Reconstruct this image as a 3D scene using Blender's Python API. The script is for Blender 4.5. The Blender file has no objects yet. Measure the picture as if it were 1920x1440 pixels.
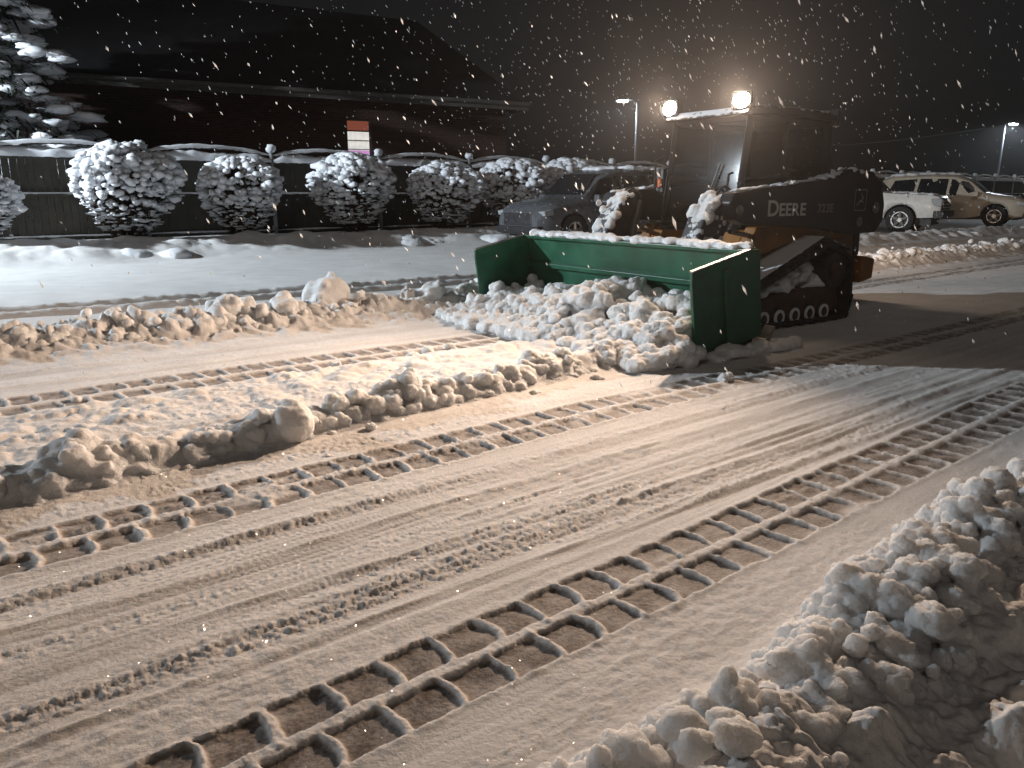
import bpy, math, random
import numpy as np
from mathutils import Vector, Matrix

random.seed(7); RNG = np.random.default_rng(7)
SC = bpy.context.scene
COL = SC.collection
PI = math.pi
R = math.radians

# ------------------------------------------------------------------ camera, sky, light, exposure
CAM_H = 1.3
cam_d = bpy.data.cameras.new('camera'); cam = bpy.data.objects.new('camera', cam_d); COL.objects.link(cam)
cam_d.sensor_width = 36.0; cam_d.lens = 1450 / 1920 * 36
cam_d.clip_start = 0.05; cam_d.clip_end = 2000
cam.location = (0, 0, CAM_H)
cam.rotation_euler = (R(90) - math.atan((720 - 363) / 1450), 0, 0)
SC.camera = cam

SUN_EL, SUN_AZ = R(38), R(200)          # dim overcast-night glow, from behind the camera
world = bpy.data.worlds.new('World'); SC.world = world; world.use_nodes = True
wn, wl = world.node_tree.nodes, world.node_tree.links
wn.clear()
sky = wn.new('ShaderNodeTexSky'); sky.sky_type = 'NISHITA'; sky.sun_disc = False
sky.sun_elevation = SUN_EL; sky.sun_rotation = SUN_AZ
sky.dust_density = 4.0; sky.air_density = 1.0
hs = wn.new('ShaderNodeHueSaturation'); hs.inputs['Saturation'].default_value = 0.22
bg = wn.new('ShaderNodeBackground'); bg.inputs['Strength'].default_value = 0.0022
wo = wn.new('ShaderNodeOutputWorld')
wl.new(sky.outputs[0], hs.inputs['Color']); wl.new(hs.outputs[0], bg.inputs['Color']); wl.new(bg.outputs[0], wo.inputs['Surface'])

sun_d = bpy.data.lights.new('sun', 'SUN'); sun_d.energy = 0.16; sun_d.angle = R(25); sun_d.color = (1.0, 0.86, 0.74)
sun = bpy.data.objects.new('sun', sun_d); COL.objects.link(sun)
_sd = Vector((math.sin(SUN_AZ) * math.cos(SUN_EL), math.cos(SUN_AZ) * math.cos(SUN_EL), math.sin(SUN_EL)))
sun.rotation_euler = _sd.to_track_quat('Z', 'Y').to_euler()

SC.view_settings.view_transform = 'Standard'; SC.view_settings.look = 'None'
SC.view_settings.exposure = 0.0; SC.view_settings.gamma = 1.0; SC.view_settings.use_curve_mapping = False
SC.render.engine = 'CYCLES'
SC.cycles.use_denoising = True
SC.cycles.max_bounces = 6; SC.cycles.diffuse_bounces = 3; SC.cycles.glossy_bounces = 2
SC.cycles.transparent_max_bounces = 12; SC.cycles.sample_clamp_indirect = 4.0
SC.cycles.volume_bounces = 0
SC.cycles.caustics_reflective = False; SC.cycles.caustics_refractive = False

WORK_COL = (1.0, 0.74, 0.55)
LED_COL = (0.80, 0.91, 1.0)
WORK_W, REAR_W, LED_W = 1650.0, 560.0, 1500.0

# ------------------------------------------------------------------ noise
_perm = np.random.default_rng(3).permutation(256); _perm = np.concatenate([_perm, _perm, _perm])
_gr = np.random.default_rng(4).normal(size=(256, 3)); _gr /= np.linalg.norm(_gr, axis=1)[:, None]
_cell = np.random.default_rng(5).uniform(0.1, 0.9, (256, 3)).astype(np.float32)
def perlin(x, y, z=0.0):
    x, y, z = np.broadcast_arrays(np.asarray(x, float), np.asarray(y, float), np.asarray(z, float))
    xi, yi, zi = np.floor(x).astype(int), np.floor(y).astype(int), np.floor(z).astype(int)
    xf, yf, zf = x - xi, y - yi, z - zi
    f = lambda t: t * t * t * (t * (t * 6 - 15) + 10)
    u, v, w = f(xf), f(yf), f(zf)
    def g(dx, dy, dz):
        h = _perm[_perm[_perm[(xi + dx) & 255] + ((yi + dy) & 255)] + ((zi + dz) & 255)]
        q = _gr[h]
        return q[..., 0] * (xf - dx) + q[..., 1] * (yf - dy) + q[..., 2] * (zf - dz)
    l = lambda a, b, t: a + t * (b - a)
    return 1.6 * l(l(l(g(0,0,0), g(1,0,0), u), l(g(0,1,0), g(1,1,0), u), v), l(l(g(0,0,1), g(1,0,1), u), l(g(0,1,1), g(1,1,1), u), v), w)
def fbm(x, y, z=0.0, o=4, gain=0.5):
    t = 0; a = 1.0
    for i in range(o):
        t = t + a * perlin(np.asarray(x) * 2 ** i + 17.3 * i, np.asarray(y) * 2 ** i + 5.1 * i, np.asarray(z) * 2 ** i); a *= gain
    return t
def billow(x, y, z=0.0, o=3, gain=0.5):
    t = 0; a = 1.0
    for i in range(o):
        t = t + a * (0.55 - np.abs(perlin(np.asarray(x) * 2 ** i + 9.7 * i, np.asarray(y) * 2 ** i + 3.3 * i, z))); a *= gain
    return t
def puffs(x, y, z=0.0, o=3, gain=0.5):      # rounded bumps with sharp valleys between them
    t = 0; a = 1.0
    for i in range(o):
        t = t + a * np.abs(perlin(np.asarray(x) * 2 ** i + 9.7 * i, np.asarray(y) * 2 ** i + 3.3 * i, np.asarray(z) * 2 ** i)); a *= gain
    return t
def worley(P):
    P = P.astype(np.float32); ci = np.floor(P).astype(np.int32); f = P - ci; best = np.full(len(P), 9.0, np.float32)
    for dx in (-1, 0, 1):
        for dy in (-1, 0, 1):
            h0 = _perm[_perm[(ci[:, 0] + dx) & 255] + ((ci[:, 1] + dy) & 255)]
            for dz in (-1, 0, 1):
                q = _cell[_perm[h0 + ((ci[:, 2] + dz) & 255)]]
                d = (q[:, 0] + dx - f[:, 0])**2 + (q[:, 1] + dy - f[:, 1])**2 + (q[:, 2] + dz - f[:, 2])**2
                np.minimum(best, d, out=best)
    return best
def knobs(P): return np.clip(1 - 1.5*worley(P), -0.3, 1)        # rounded convex knobs with tight valleys
def sst(a, b, x):
    t = np.clip((x - a) / (b - a), 0, 1); return t * t * (3 - 2 * t)

# ------------------------------------------------------------------ materials
def nodes_mat(name):
    m = bpy.data.materials.new(name); m.use_nodes = True
    n, l = m.node_tree.nodes, m.node_tree.links
    return m, n, l, n['Principled BSDF']
def mat(name, col, rough=0.5, metal=0.0, var=0.12, scale=8.0, bump=0.0, bscale=60.0, spec=0.5, snow=0.0, emit=None, es=0.0):
    """painted / plain surface: colour broken up by noise, fine bump, optional snow dusting on upward faces"""
    m, n, l, p = nodes_mat(name)
    tc = n.new('ShaderNodeTexCoord')
    ns = n.new('ShaderNodeTexNoise'); ns.inputs['Scale'].default_value = scale; ns.inputs['Detail'].default_value = 5
    l.new(tc.outputs['Object'], ns.inputs['Vector'])
    ra = n.new('ShaderNodeMapRange'); ra.inputs['From Min'].default_value = 0.3; ra.inputs['From Max'].default_value = 0.7
    ra.inputs['To Min'].default_value = 1 - var; ra.inputs['To Max'].default_value = 1 + var
    l.new(ns.outputs['Fac'], ra.inputs['Value'])
    mx = n.new('ShaderNodeMix'); mx.data_type = 'RGBA'; mx.blend_type = 'MULTIPLY'; mx.inputs[0].default_value = 1.0
    mx.inputs[6].default_value = (*col, 1); l.new(ra.outputs[0], mx.inputs[7])
    out = mx.outputs[2]
    p.inputs['Metallic'].default_value = metal
    p.inputs['Specular IOR Level'].default_value = spec
    rr = n.new('ShaderNodeMapRange'); rr.inputs['From Min'].default_value = 0.3; rr.inputs['From Max'].default_value = 0.7
    rr.inputs['To Min'].default_value = max(rough - 0.1, 0.03); rr.inputs['To Max'].default_value = min(rough + 0.1, 1)
    l.new(ns.outputs['Fac'], rr.inputs['Value']); l.new(rr.outputs[0], p.inputs['Roughness'])
    if snow > 0:
        ge = n.new('ShaderNodeNewGeometry'); sp = n.new('ShaderNodeSeparateXYZ'); l.new(ge.outputs['Normal'], sp.inputs[0])
        n2 = n.new('ShaderNodeTexNoise'); n2.inputs['Scale'].default_value = 14; n2.inputs['Detail'].default_value = 6
        l.new(tc.outputs['Object'], n2.inputs['Vector'])
        ad = n.new('ShaderNodeMath'); ad.operation = 'MULTIPLY_ADD'; ad.inputs[1].default_value = 0.75
        l.new(sp.outputs['Z'], ad.inputs[0]); l.new(n2.outputs['Fac'], ad.inputs[2])
        r2 = n.new('ShaderNodeMapRange'); r2.inputs['From Min'].default_value = 1.12 - 0.5 * snow; r2.inputs['From Max'].default_value = 1.2 - 0.5 * snow
        l.new(ad.outputs[0], r2.inputs['Value'])
        m2 = n.new('ShaderNodeMix'); m2.data_type = 'RGBA'; m2.inputs[7].default_value = (0.78, 0.79, 0.81, 1)
        l.new(r2.outputs[0], m2.inputs[0]); l.new(out, m2.inputs[6]); out = m2.outputs[2]
    l.new(out, p.inputs['Base Color'])
    if bump > 0:
        nb = n.new('ShaderNodeTexNoise'); nb.inputs['Scale'].default_value = bscale; nb.inputs['Detail'].default_value = 4
        l.new(tc.outputs['Object'], nb.inputs['Vector'])
        bu = n.new('ShaderNodeBump'); bu.inputs['Strength'].default_value = bump; bu.inputs['Distance'].default_value = 0.01
        l.new(nb.outputs['Fac'], bu.inputs['Height']); l.new(bu.outputs[0], p.inputs['Normal'])
    if emit:
        p.inputs['Emission Color'].default_value = (*emit, 1); p.inputs['Emission Strength'].default_value = es
    return m

def snow_mat(name, col=(0.80, 0.81, 0.83), dirt=None, bump=0.35, scale=55.0, dist=0.012, sss=0.0):
    m, n, l, p = nodes_mat(name)
    ge = n.new('ShaderNodeNewGeometry')
    ns = n.new('ShaderNodeTexNoise'); ns.inputs['Scale'].default_value = 3.0; ns.inputs['Detail'].default_value = 8
    l.new(ge.outputs['Position'], ns.inputs['Vector'])
    ra = n.new('ShaderNodeMapRange'); ra.inputs['From Min'].default_value = 0.25; ra.inputs['From Max'].default_value = 0.75
    ra.inputs['To Min'].default_value = 0.88; ra.inputs['To Max'].default_value = 1.05
    l.new(ns.outputs['Fac'], ra.inputs['Value'])
    mx = n.new('ShaderNodeMix'); mx.data_type = 'RGBA'; mx.blend_type = 'MULTIPLY'; mx.inputs[0].default_value = 1.0
    mx.inputs[6].default_value = (*col, 1); l.new(ra.outputs[0], mx.inputs[7])
    out = mx.outputs[2]
    p.inputs['Roughness'].default_value = 0.62
    p.inputs['Specular IOR Level'].default_value = 0.12
    if sss > 0:
        p.inputs['Subsurface Weight'].default_value = sss; p.inputs['Subsurface Radius'].default_value = (1.0, 0.95, 0.9); p.inputs['Subsurface Scale'].default_value = 0.06
    nf = n.new('ShaderNodeTexNoise'); nf.inputs['Scale'].default_value = scale; nf.inputs['Detail'].default_value = 6; nf.inputs['Roughness'].default_value = 0.65
    l.new(ge.outputs['Position'], nf.inputs['Vector'])
    if dirt:
        at = n.new('ShaderNodeAttribute'); at.attribute_name = 'dirt'
        # flecks of snow left on the pressed cells and dark flecks on packed snow
        ad = n.new('ShaderNodeMath'); ad.operation = 'MULTIPLY_ADD'; ad.inputs[1].default_value = 0.9
        l.new(nf.outputs['Fac'], ad.inputs[0]); l.new(at.outputs['Fac'], ad.inputs[2])
        r2 = n.new('ShaderNodeMapRange'); r2.inputs['From Min'].default_value = 0.45; r2.inputs['From Max'].default_value = 1.5
        l.new(ad.outputs[0], r2.inputs['Value'])
        cr = n.new('ShaderNodeValToRGB')
        cr.color_ramp.elements[0].position = 0.0; cr.color_ramp.elements[0].color = (1, 1, 1, 1)
        cr.color_ramp.elements[1].position = 1.0; cr.color_ramp.elements[1].color = (*dirt, 1)
        e = cr.color_ramp.elements.new(0.45); e.color = (0.62, 0.58, 0.55, 1)
        l.new(r2.outputs[0], cr.inputs[0])
        m2 = n.new('ShaderNodeMix'); m2.data_type = 'RGBA'; m2.blend_type = 'MULTIPLY'; m2.inputs[0].default_value = 1.0
        l.new(out, m2.inputs[6]); l.new(cr.outputs[0], m2.inputs[7]); out = m2.outputs[2]
        rg = n.new('ShaderNodeMapRange'); rg.inputs['To Min'].default_value = 0.8; rg.inputs['To Max'].default_value = 0.6
        l.new(r2.outputs[0], rg.inputs['Value']); l.new(rg.outputs[0], p.inputs['Roughness'])
    l.new(out, p.inputs['Base Color'])
    bu = n.new('ShaderNodeBump'); bu.inputs['Strength'].default_value = bump; bu.inputs['Distance'].default_value = dist
    l.new(nf.outputs['Fac'], bu.inputs['Height']); l.new(bu.outputs[0], p.inputs['Normal'])
    # ice crystals: sparse tiny facets that glint
    vo = n.new('ShaderNodeTexVoronoi'); vo.inputs['Scale'].default_value = 90
    l.new(ge.outputs['Position'], vo.inputs['Vector'])
    lt = n.new('ShaderNodeMath'); lt.operation = 'LESS_THAN'; lt.inputs[1].default_value = 0.16
    l.new(vo.outputs['Distance'], lt.inputs[0])
    sc_ = n.new('ShaderNodeSeparateColor'); l.new(vo.outputs['Color'], sc_.inputs[0])
    gt = n.new('ShaderNodeMath'); gt.operation = 'GREATER_THAN'; gt.inputs[1].default_value = 0.93
    l.new(sc_.outputs[0], gt.inputs[0])
    mu = n.new('ShaderNodeMath'); mu.operation = 'MULTIPLY'; l.new(lt.outputs[0], mu.inputs[0]); l.new(gt.outputs[0], mu.inputs[1])
    gl = n.new('ShaderNodeBsdfGlossy'); gl.inputs['Roughness'].default_value = 0.28
    vm = n.new('ShaderNodeVectorMath'); vm.operation = 'MULTIPLY_ADD'; vm.inputs[1].default_value = (1.6, 1.6, 0.6); vm.inputs[2].default_value = (-0.8, -0.8, 0.4)
    l.new(vo.outputs['Color'], vm.inputs[0])
    nn = n.new('ShaderNodeVectorMath'); nn.operation = 'NORMALIZE'; l.new(vm.outputs[0], nn.inputs[0]); l.new(nn.outputs[0], gl.inputs['Normal'])
    ms = n.new('ShaderNodeMixShader'); l.new(mu.outputs[0], ms.inputs[0]); l.new(p.outputs[0], ms.inputs[1]); l.new(gl.outputs[0], ms.inputs[2])
    l.new(ms.outputs[0], n['Material Output'].inputs['Surface'])
    return m

def glass_mat(name, tint=(0.5, 0.55, 0.55), refl=0.12):
    m, n, l, p = nodes_mat(name)
    n.remove(p)
    tr = n.new('ShaderNodeBsdfTransparent'); tr.inputs[0].default_value = (*tint, 1)
    gl = n.new('ShaderNodeBsdfGlossy'); gl.inputs['Roughness'].default_value = 0.06
    lw = n.new('ShaderNodeLayerWeight'); lw.inputs[0].default_value = 0.35
    ma = n.new('ShaderNodeMath'); ma.operation = 'MULTIPLY_ADD'; ma.inputs[1].default_value = 0.3; ma.inputs[2].default_value = refl
    l.new(lw.outputs['Fresnel'], ma.inputs[0])
    ms = n.new('ShaderNodeMixShader'); l.new(ma.outputs[0], ms.inputs[0]); l.new(tr.outputs[0], ms.inputs[1]); l.new(gl.outputs[0], ms.inputs[2])
    l.new(ms.outputs[0], n['Material Output'].inputs['Surface'])
    return m
def emit_mat(name, col, strength):
    m, n, l, p = nodes_mat(name)
    n.remove(p); e = n.new('ShaderNodeEmission'); e.inputs[0].default_value = (*col, 1); e.inputs[1].default_value = strength
    l.new(e.outputs[0], n['Material Output'].inputs['Surface']); return m

M = {}
M['ground'] = snow_mat('packed_road_snow', (0.79, 0.77, 0.755), dirt=(0.15, 0.122, 0.105), bump=0.45, scale=70, dist=0.010)
M['snow'] = snow_mat('fresh_snow', (0.82, 0.83, 0.85), bump=0.3, scale=60, dist=0.010)
M['plowed'] = snow_mat('plowed_snow', (0.82, 0.815, 0.81), bump=0.9, scale=65, dist=0.016, sss=0.75)
M['far_snow'] = snow_mat('clinging_snow', (0.80, 0.81, 0.84), bump=0.2, scale=20, dist=0.02)
def worn_green():
    m = mat('worn_green_paint', (0.006, 0.078, 0.040), 0.40, var=0.35, scale=3, bump=0.15, bscale=30)
    n, l = m.node_tree.nodes, m.node_tree.links; p = n['Principled BSDF']; src = p.inputs['Base Color'].links[0].from_socket
    tc = n.new('ShaderNodeTexCoord'); mp = n.new('ShaderNodeMapping'); mp.inputs['Scale'].default_value = (9, 1.6, 22); l.new(tc.outputs['Object'], mp.inputs[0])
    ns = n.new('ShaderNodeTexNoise'); ns.inputs['Scale'].default_value = 1.0; ns.inputs['Detail'].default_value = 8; ns.inputs['Roughness'].default_value = 0.7; l.new(mp.outputs[0], ns.inputs['Vector'])
    ra = n.new('ShaderNodeMapRange'); ra.inputs['From Min'].default_value = 0.61; ra.inputs['From Max'].default_value = 0.70; l.new(ns.outputs['Fac'], ra.inputs['Value'])
    mx = n.new('ShaderNodeMix'); mx.data_type = 'RGBA'; mx.inputs[7].default_value = (0.10, 0.075, 0.055, 1); l.new(ra.outputs[0], mx.inputs[0]); l.new(src, mx.inputs[6]); l.new(mx.outputs[2], p.inputs['Base Color'])
    return m
M['green'] = worn_green()
M['steel'] = mat('worn_steel', (0.30, 0.28, 0.26), 0.45, metal=0.8, var=0.3, scale=12, bump=0.1)
M['rubber'] = mat('black_rubber', (0.018, 0.018, 0.018), 0.75, var=0.3, scale=20, bump=0.3, bscale=80)
M['yellow'] = mat('dirty_yellow_paint', (0.24, 0.095, 0.012), 0.45, var=0.3, scale=4, bump=0.1)
M['charcoal'] = mat('charcoal_paint', (0.022, 0.022, 0.024), 0.42, var=0.25, scale=6, bump=0.08)
M['charcoal_snowy'] = mat('snow_dusted_charcoal_paint', (0.024, 0.024, 0.026), 0.45, var=0.25, scale=6, bump=0.15, snow=0.55)
M['rusty'] = mat('rusty_track_frame', (0.075, 0.042, 0.028), 0.7, var=0.4, scale=9, bump=0.3)
M['letter'] = mat('pale_decal', (0.62, 0.60, 0.56), 0.5, var=0.08)
M['letter_dim'] = mat('worn_grey_decal', (0.22, 0.21, 0.20), 0.5, var=0.2)
M['glass'] = glass_mat('cab_glass', (0.50, 0.52, 0.55), 0.02)
M['lens'] = emit_mat('work_lamp_lens', WORK_COL, 220.0)
M['led'] = emit_mat('led_lens', LED_COL, 250.0)
M['amber'] = mat('amber_lens', (0.55, 0.10, 0.01), 0.3, var=0.05)
M['galv'] = mat('galvanised_metal', (0.36, 0.37, 0.38), 0.5, metal=0.4, var=0.12)
M['fence'] = mat('weathered_fence_wood', (0.055, 0.048, 0.036), 0.85, var=0.35, scale=3, bump=0.4, bscale=25)
M['lamp_pole'] = mat('dark_painted_pole', (0.07, 0.075, 0.085), 0.6, var=0.15)
M['bark'] = mat('dark_bark', (0.045, 0.032, 0.022), 0.9, var=0.35, scale=10, bump=0.5)
M['needles'] = mat('dark_needles', (0.016, 0.028, 0.014), 0.8, var=0.4, scale=3)
M['twig'] = mat('brown_twig', (0.060, 0.040, 0.026), 0.9, var=0.3)
M['tyre'] = mat('tyre_rubber', (0.02, 0.02, 0.021), 0.8, var=0.2, bump=0.2)
M['rim'] = mat('alloy_rim', (0.55, 0.54, 0.52), 0.35, metal=0.7, var=0.15)
M['dark_plastic'] = mat('dark_plastic', (0.02, 0.02, 0.022), 0.5, var=0.15)
M['car_glass'] = mat('dark_car_glass', (0.012, 0.014, 0.017), 0.12, var=0.1)
M['headlamp'] = mat('headlamp_plastic', (0.35, 0.36, 0.37), 0.15, var=0.1)
M['shingle'] = mat('dark_shingles', (0.020, 0.019, 0.022), 0.9, var=0.3, scale=2, bump=0.4, bscale=6)
M['fascia'] = mat('grey_fascia', (0.12, 0.11, 0.10), 0.7, var=0.2)
M['white_car'] = mat('white_car_paint', (0.72, 0.70, 0.66), 0.3, var=0.06)
M['silver_car'] = mat('beige_car_paint', (0.50, 0.43, 0.34), 0.38, var=0.08)
M['grey_car'] = mat('grey_car_paint', (0.10, 0.105, 0.115), 0.32, var=0.08)
M['seat'] = mat('seat_fabric', (0.03, 0.03, 0.032), 0.9, var=0.2)

# ------------------------------------------------------------------ mesh helpers
class MB:
    def __init__(s): s.v = []; s.f = []
    def add(s, vs, fs):
        o = len(s.v); s.v += [tuple(map(float, q)) for q in vs]; s.f += [tuple(i + o for i in q) for q in fs]; return s
    def box(s, x0, x1, y0, y1, z0, z1):
        return s.add([(x0,y0,z0),(x1,y0,z0),(x1,y1,z0),(x0,y1,z0),(x0,y0,z1),(x1,y0,z1),(x1,y1,z1),(x0,y1,z1)],
                     [(0,3,2,1),(4,5,6,7),(0,1,5,4),(1,2,6,5),(2,3,7,6),(3,0,4,7)])
    def prism_y(s, pts, y0, y1):            # polygon in x,z extruded along y
        n = len(pts)
        area = sum(pts[i][0] * pts[(i+1) % n][1] - pts[(i+1) % n][0] * pts[i][1] for i in range(n))
        if area < 0: pts = pts[::-1]
        return s.add([(x, y0, z) for x, z in pts] + [(x, y1, z) for x, z in pts],
                     [tuple(range(n)), tuple(range(2*n-1, n-1, -1))] + [(i, i+n, (i+1) % n + n, (i+1) % n) for i in range(n)])
    def tube(s, path, rad, n=8, cap=True):
        path = [Vector(p) for p in path]; k = len(path)
        rads = rad if hasattr(rad, '__len__') else [rad] * k
        o = len(s.v); vs = []; fs = []
        ref = None
        for i, p in enumerate(path):
            t = (path[min(i+1, k-1)] - path[max(i-1, 0)]).normalized()
            if ref is None: ref = Vector((0,0,1)) if abs(t.z) < 0.9 else Vector((1,0,0))
            a = t.cross(ref).normalized(); b = a.cross(t).normalized(); ref = b
            for j in range(n):
                g = 2*PI*j/n; vs.append(p + (a*math.cos(g) + b*math.sin(g)) * rads[i])
        for i in range(k-1):
            for j in range(n): fs.append((i*n+j, i*n+(j+1) % n, (i+1)*n+(j+1) % n, (i+1)*n+j))
        if cap: fs += [tuple(range(n))[::-1], tuple((k-1)*n+j for j in range(n))]
        return s.add(vs, fs)
    def cyl_y(s, cx, cz, r, y0, y1, n=24):
        return s.tube([(cx, y0, cz), (cx, y1, cz)], r, n)
    def ring_y(s, cx, cz, ro, ri, y0, y1, n=28):
        vs = []; fs = []
        for j in range(n):
            c, q = math.cos(2*PI*j/n), math.sin(2*PI*j/n)
            vs += [(cx+ro*c, y0, cz+ro*q), (cx+ro*c, y1, cz+ro*q), (cx+ri*c, y1, cz+ri*q), (cx+ri*c, y0, cz+ri*q)]
        for j in range(n):
            a, b = 4*j, 4*((j+1) % n)
            for e in range(4): fs.append((a+e, b+e, b+(e+1) % 4, a+(e+1) % 4))
        return s.add(vs, fs)
    def build(s, name, m, parent=None, smooth=False, bevel=0.0):
        me = bpy.data.meshes.new(name); me.from_pydata(s.v, [], s.f); me.update()
        return link(name, me, m, parent, smooth, bevel)
def link(name, me, m, parent=None, smooth=False, bevel=0.0):
    if m is not None and not me.materials: me.materials.append(m)
    if smooth: me.polygons.foreach_set('use_smooth', [True] * len(me.polygons))
    o = bpy.data.objects.new(name, me); COL.objects.link(o); o.parent = parent
    if bevel > 0:
        b = o.modifiers.new('bevel', 'BEVEL'); b.width = bevel; b.segments = 2; b.limit_method = 'ANGLE'; b.angle_limit = R(35)
        b.harden_normals = False
    return o
def tag(o, label=None, cat=None, group=None, kind=None):
    if label: o['label'] = label
    if cat: o['category'] = cat
    if group: o['group'] = group
    if kind: o['kind'] = kind
    return o
def empty(name, loc=(0,0,0), rot=(0,0,0)):
    o = bpy.data.objects.new(name, None); COL.objects.link(o); o.location = loc; o.rotation_euler = rot; o.empty_display_size = 0.2
    return o
def copy_tree(o, parent=None):
    c = o.copy(); COL.objects.link(c); c.parent = parent
    for ch in list(o.children): copy_tree(ch, c)
    return c
def np_mesh(name, V, F):
    me = bpy.data.meshes.new(name); V = np.asarray(V, np.float32); F = np.asarray(F, np.int32)
    me.vertices.add(len(V)); me.vertices.foreach_set('co', V.ravel())
    k = F.shape[1]
    me.loops.add(F.size); me.loops.foreach_set('vertex_index', F.ravel())
    me.polygons.add(len(F)); me.polygons.foreach_set('loop_start', np.arange(0, F.size, k, dtype=np.int32))
    me.polygons.foreach_set('use_smooth', np.ones(len(F), bool))
    me.update(calc_edges=True); return me
import bmesh
def ico(sub):
    b = bmesh.new(); bmesh.ops.create_icosphere(b, subdivisions=sub, radius=1.0)
    b.verts.ensure_lookup_table(); V = np.array([v.co[:] for v in b.verts]); F = np.array([[q.index for q in f.verts] for f in b.faces]); b.free(); return V, F
ICO = {k: ico(k) for k in (1, 2, 3)}
def blobs(C, S, sub=1, rough=0.25, freq=1.6, yaw=None):
    """many small lumps: centres C (n,3), radii S (n,3); each lump irregular"""
    V0, F0 = ICO[sub]; C = np.asarray(C, float); S = np.asarray(S, float); n = len(C)
    off = RNG.uniform(0, 200, (n, 1, 3))
    P = V0[None] * freq + off
    d = 1 + rough * perlin(P[..., 0], P[..., 1], P[..., 2])
    W = V0[None] * d[..., None] * S[:, None, :]
    if yaw is not None:
        c, s_ = np.cos(yaw)[:, None], np.sin(yaw)[:, None]
        W = np.stack([W[..., 0]*c - W[..., 1]*s_, W[..., 0]*s_ + W[..., 1]*c, W[..., 2]], -1)
    W = W + C[:, None, :]
    F = (F0[None] + (np.arange(n) * len(V0))[:, None, None]).reshape(-1, 3)
    return W.reshape(-1, 3), F
def fused(name, C, S, voxel, m, parent=None, disp=0.0, dfreq=20.0, sub=2, crumb=0.0, cfreq=60.0, smooth_n=2, rough=0.12, split=0.035):
    """lumps fused into one snow body by voxel remeshing, then roughened"""
    C, S = np.asarray(C, float), np.asarray(S, float)
    big = S.max(1) > split
    V, F = blobs(C[big], S[big], sub, rough, 1.4)
    if (~big).any():
        V1, F1 = blobs(C[~big], S[~big], 1, rough, 1.4); F = np.concatenate([F, F1 + len(V)]); V = np.concatenate([V, V1])
    me = np_mesh('tmp', V, F); o = bpy.data.objects.new('tmp', me); COL.objects.link(o)
    md = o.modifiers.new('r', 'REMESH'); md.mode = 'VOXEL'; md.voxel_size = voxel
    dg = bpy.context.evaluated_depsgraph_get(); dg.update()
    me2 = bpy.data.meshes.new_from_object(o.evaluated_get(dg)); bpy.data.objects.remove(o); bpy.data.meshes.remove(me)
    n = len(me2.vertices); co = np.empty(n*3, np.float32); no = np.empty(n*3, np.float32)
    me2.vertices.foreach_get('co', co); me2.vertices.foreach_get('normal', no); co = co.reshape(-1, 3); no = no.reshape(-1, 3)
    ne = len(me2.edges); ed = np.empty(ne*2, np.int32); me2.edges.foreach_get('vertices', ed); ed = ed.reshape(-1, 2)
    i0 = np.concatenate([ed[:, 0], ed[:, 1]]); i1 = np.concatenate([ed[:, 1], ed[:, 0]]); deg = np.maximum(np.bincount(i0, minlength=n), 1)
    for _ in range(smooth_n):
        av = np.stack([np.bincount(i0, co[i1, k], n) for k in range(3)], 1) / deg[:, None]; co = (0.4*co + 0.6*av).astype(np.float32)
    me2.vertices.foreach_set('co', co.ravel()); me2.update(); me2.vertices.foreach_get('normal', no.reshape(-1)) if False else None
    nb = np.empty(n*3, np.float32); me2.vertices.foreach_get('normal', nb); no = nb.reshape(-1, 3)
    if disp > 0:
        wp = co + 0.25/dfreq*np.stack([perlin(co[:, 0]*dfreq*1.3 + k*7, co[:, 1]*dfreq*1.3, co[:, 2]*dfreq*1.3) for k in range(3)], 1)
        am = 0.75 + 0.5*perlin(co[:, 0]*dfreq*0.3, co[:, 1]*dfreq*0.3, co[:, 2]*dfreq*0.3)
        d = disp*am*(knobs(wp*dfreq) - 0.3 + 0.5*knobs(wp*dfreq*2.3 + 3.3) + 0.3*fbm(co[:, 0]*dfreq*3, co[:, 1]*dfreq*3, co[:, 2]*dfreq*3, 3, 0.6))
        if crumb > 0: d = d + crumb * perlin(co[:, 0]*cfreq, co[:, 1]*cfreq, co[:, 2]*cfreq)
        co = co + no * d[:, None].astype(np.float32)
        me2.vertices.foreach_set('co', co.ravel())
    me2.name = name; me2.materials.clear(); me2.update()
    return link(name, me2, m, parent, True)
def cauliflower(C, S, n1, r1, n2, r2, squash=0.85, up=-0.15):
    """grow smaller lumps on the surface of larger ones"""
    allC, allS = [np.asarray(C)], [np.asarray(S)]
    pc, ps = np.asarray(C), np.asarray(S)
    for n, (a, b) in ((n1, r1), (n2, r2)):
        k = RNG.integers(0, len(pc), n); d = RNG.normal(size=(n, 3)); d /= np.linalg.norm(d, axis=1)[:, None]
        d[:, 2] = np.where(d[:, 2] < up, -d[:, 2], d[:, 2])
        r = RNG.uniform(0, 1, n) ** 1.8 * (b - a) + a
        c = pc[k] + d * ps[k] * 0.92
        s3 = np.stack([r, r, r * squash], 1) * RNG.uniform(0.8, 1.2, (n, 3))
        allC.append(c); allS.append(s3); pc, ps = c, s3
    return np.concatenate(allC), np.concatenate(allS)

# ------------------------------------------------------------------ lane frame: s runs along the road, w is the distance across it from the camera
LA = R(51); UX, UY = math.sin(LA), math.cos(LA)
def lane(s, w, z=0.0): return Vector((s*UX - w*UY, s*UY + w*UX, z))
def lane_np(s, w, z): return np.stack([s*UX - w*UY, s*UY + w*UX, z], -1)
LANE_YAW = math.atan2(UY, UX)          # local +X along the road, away to the right

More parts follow.
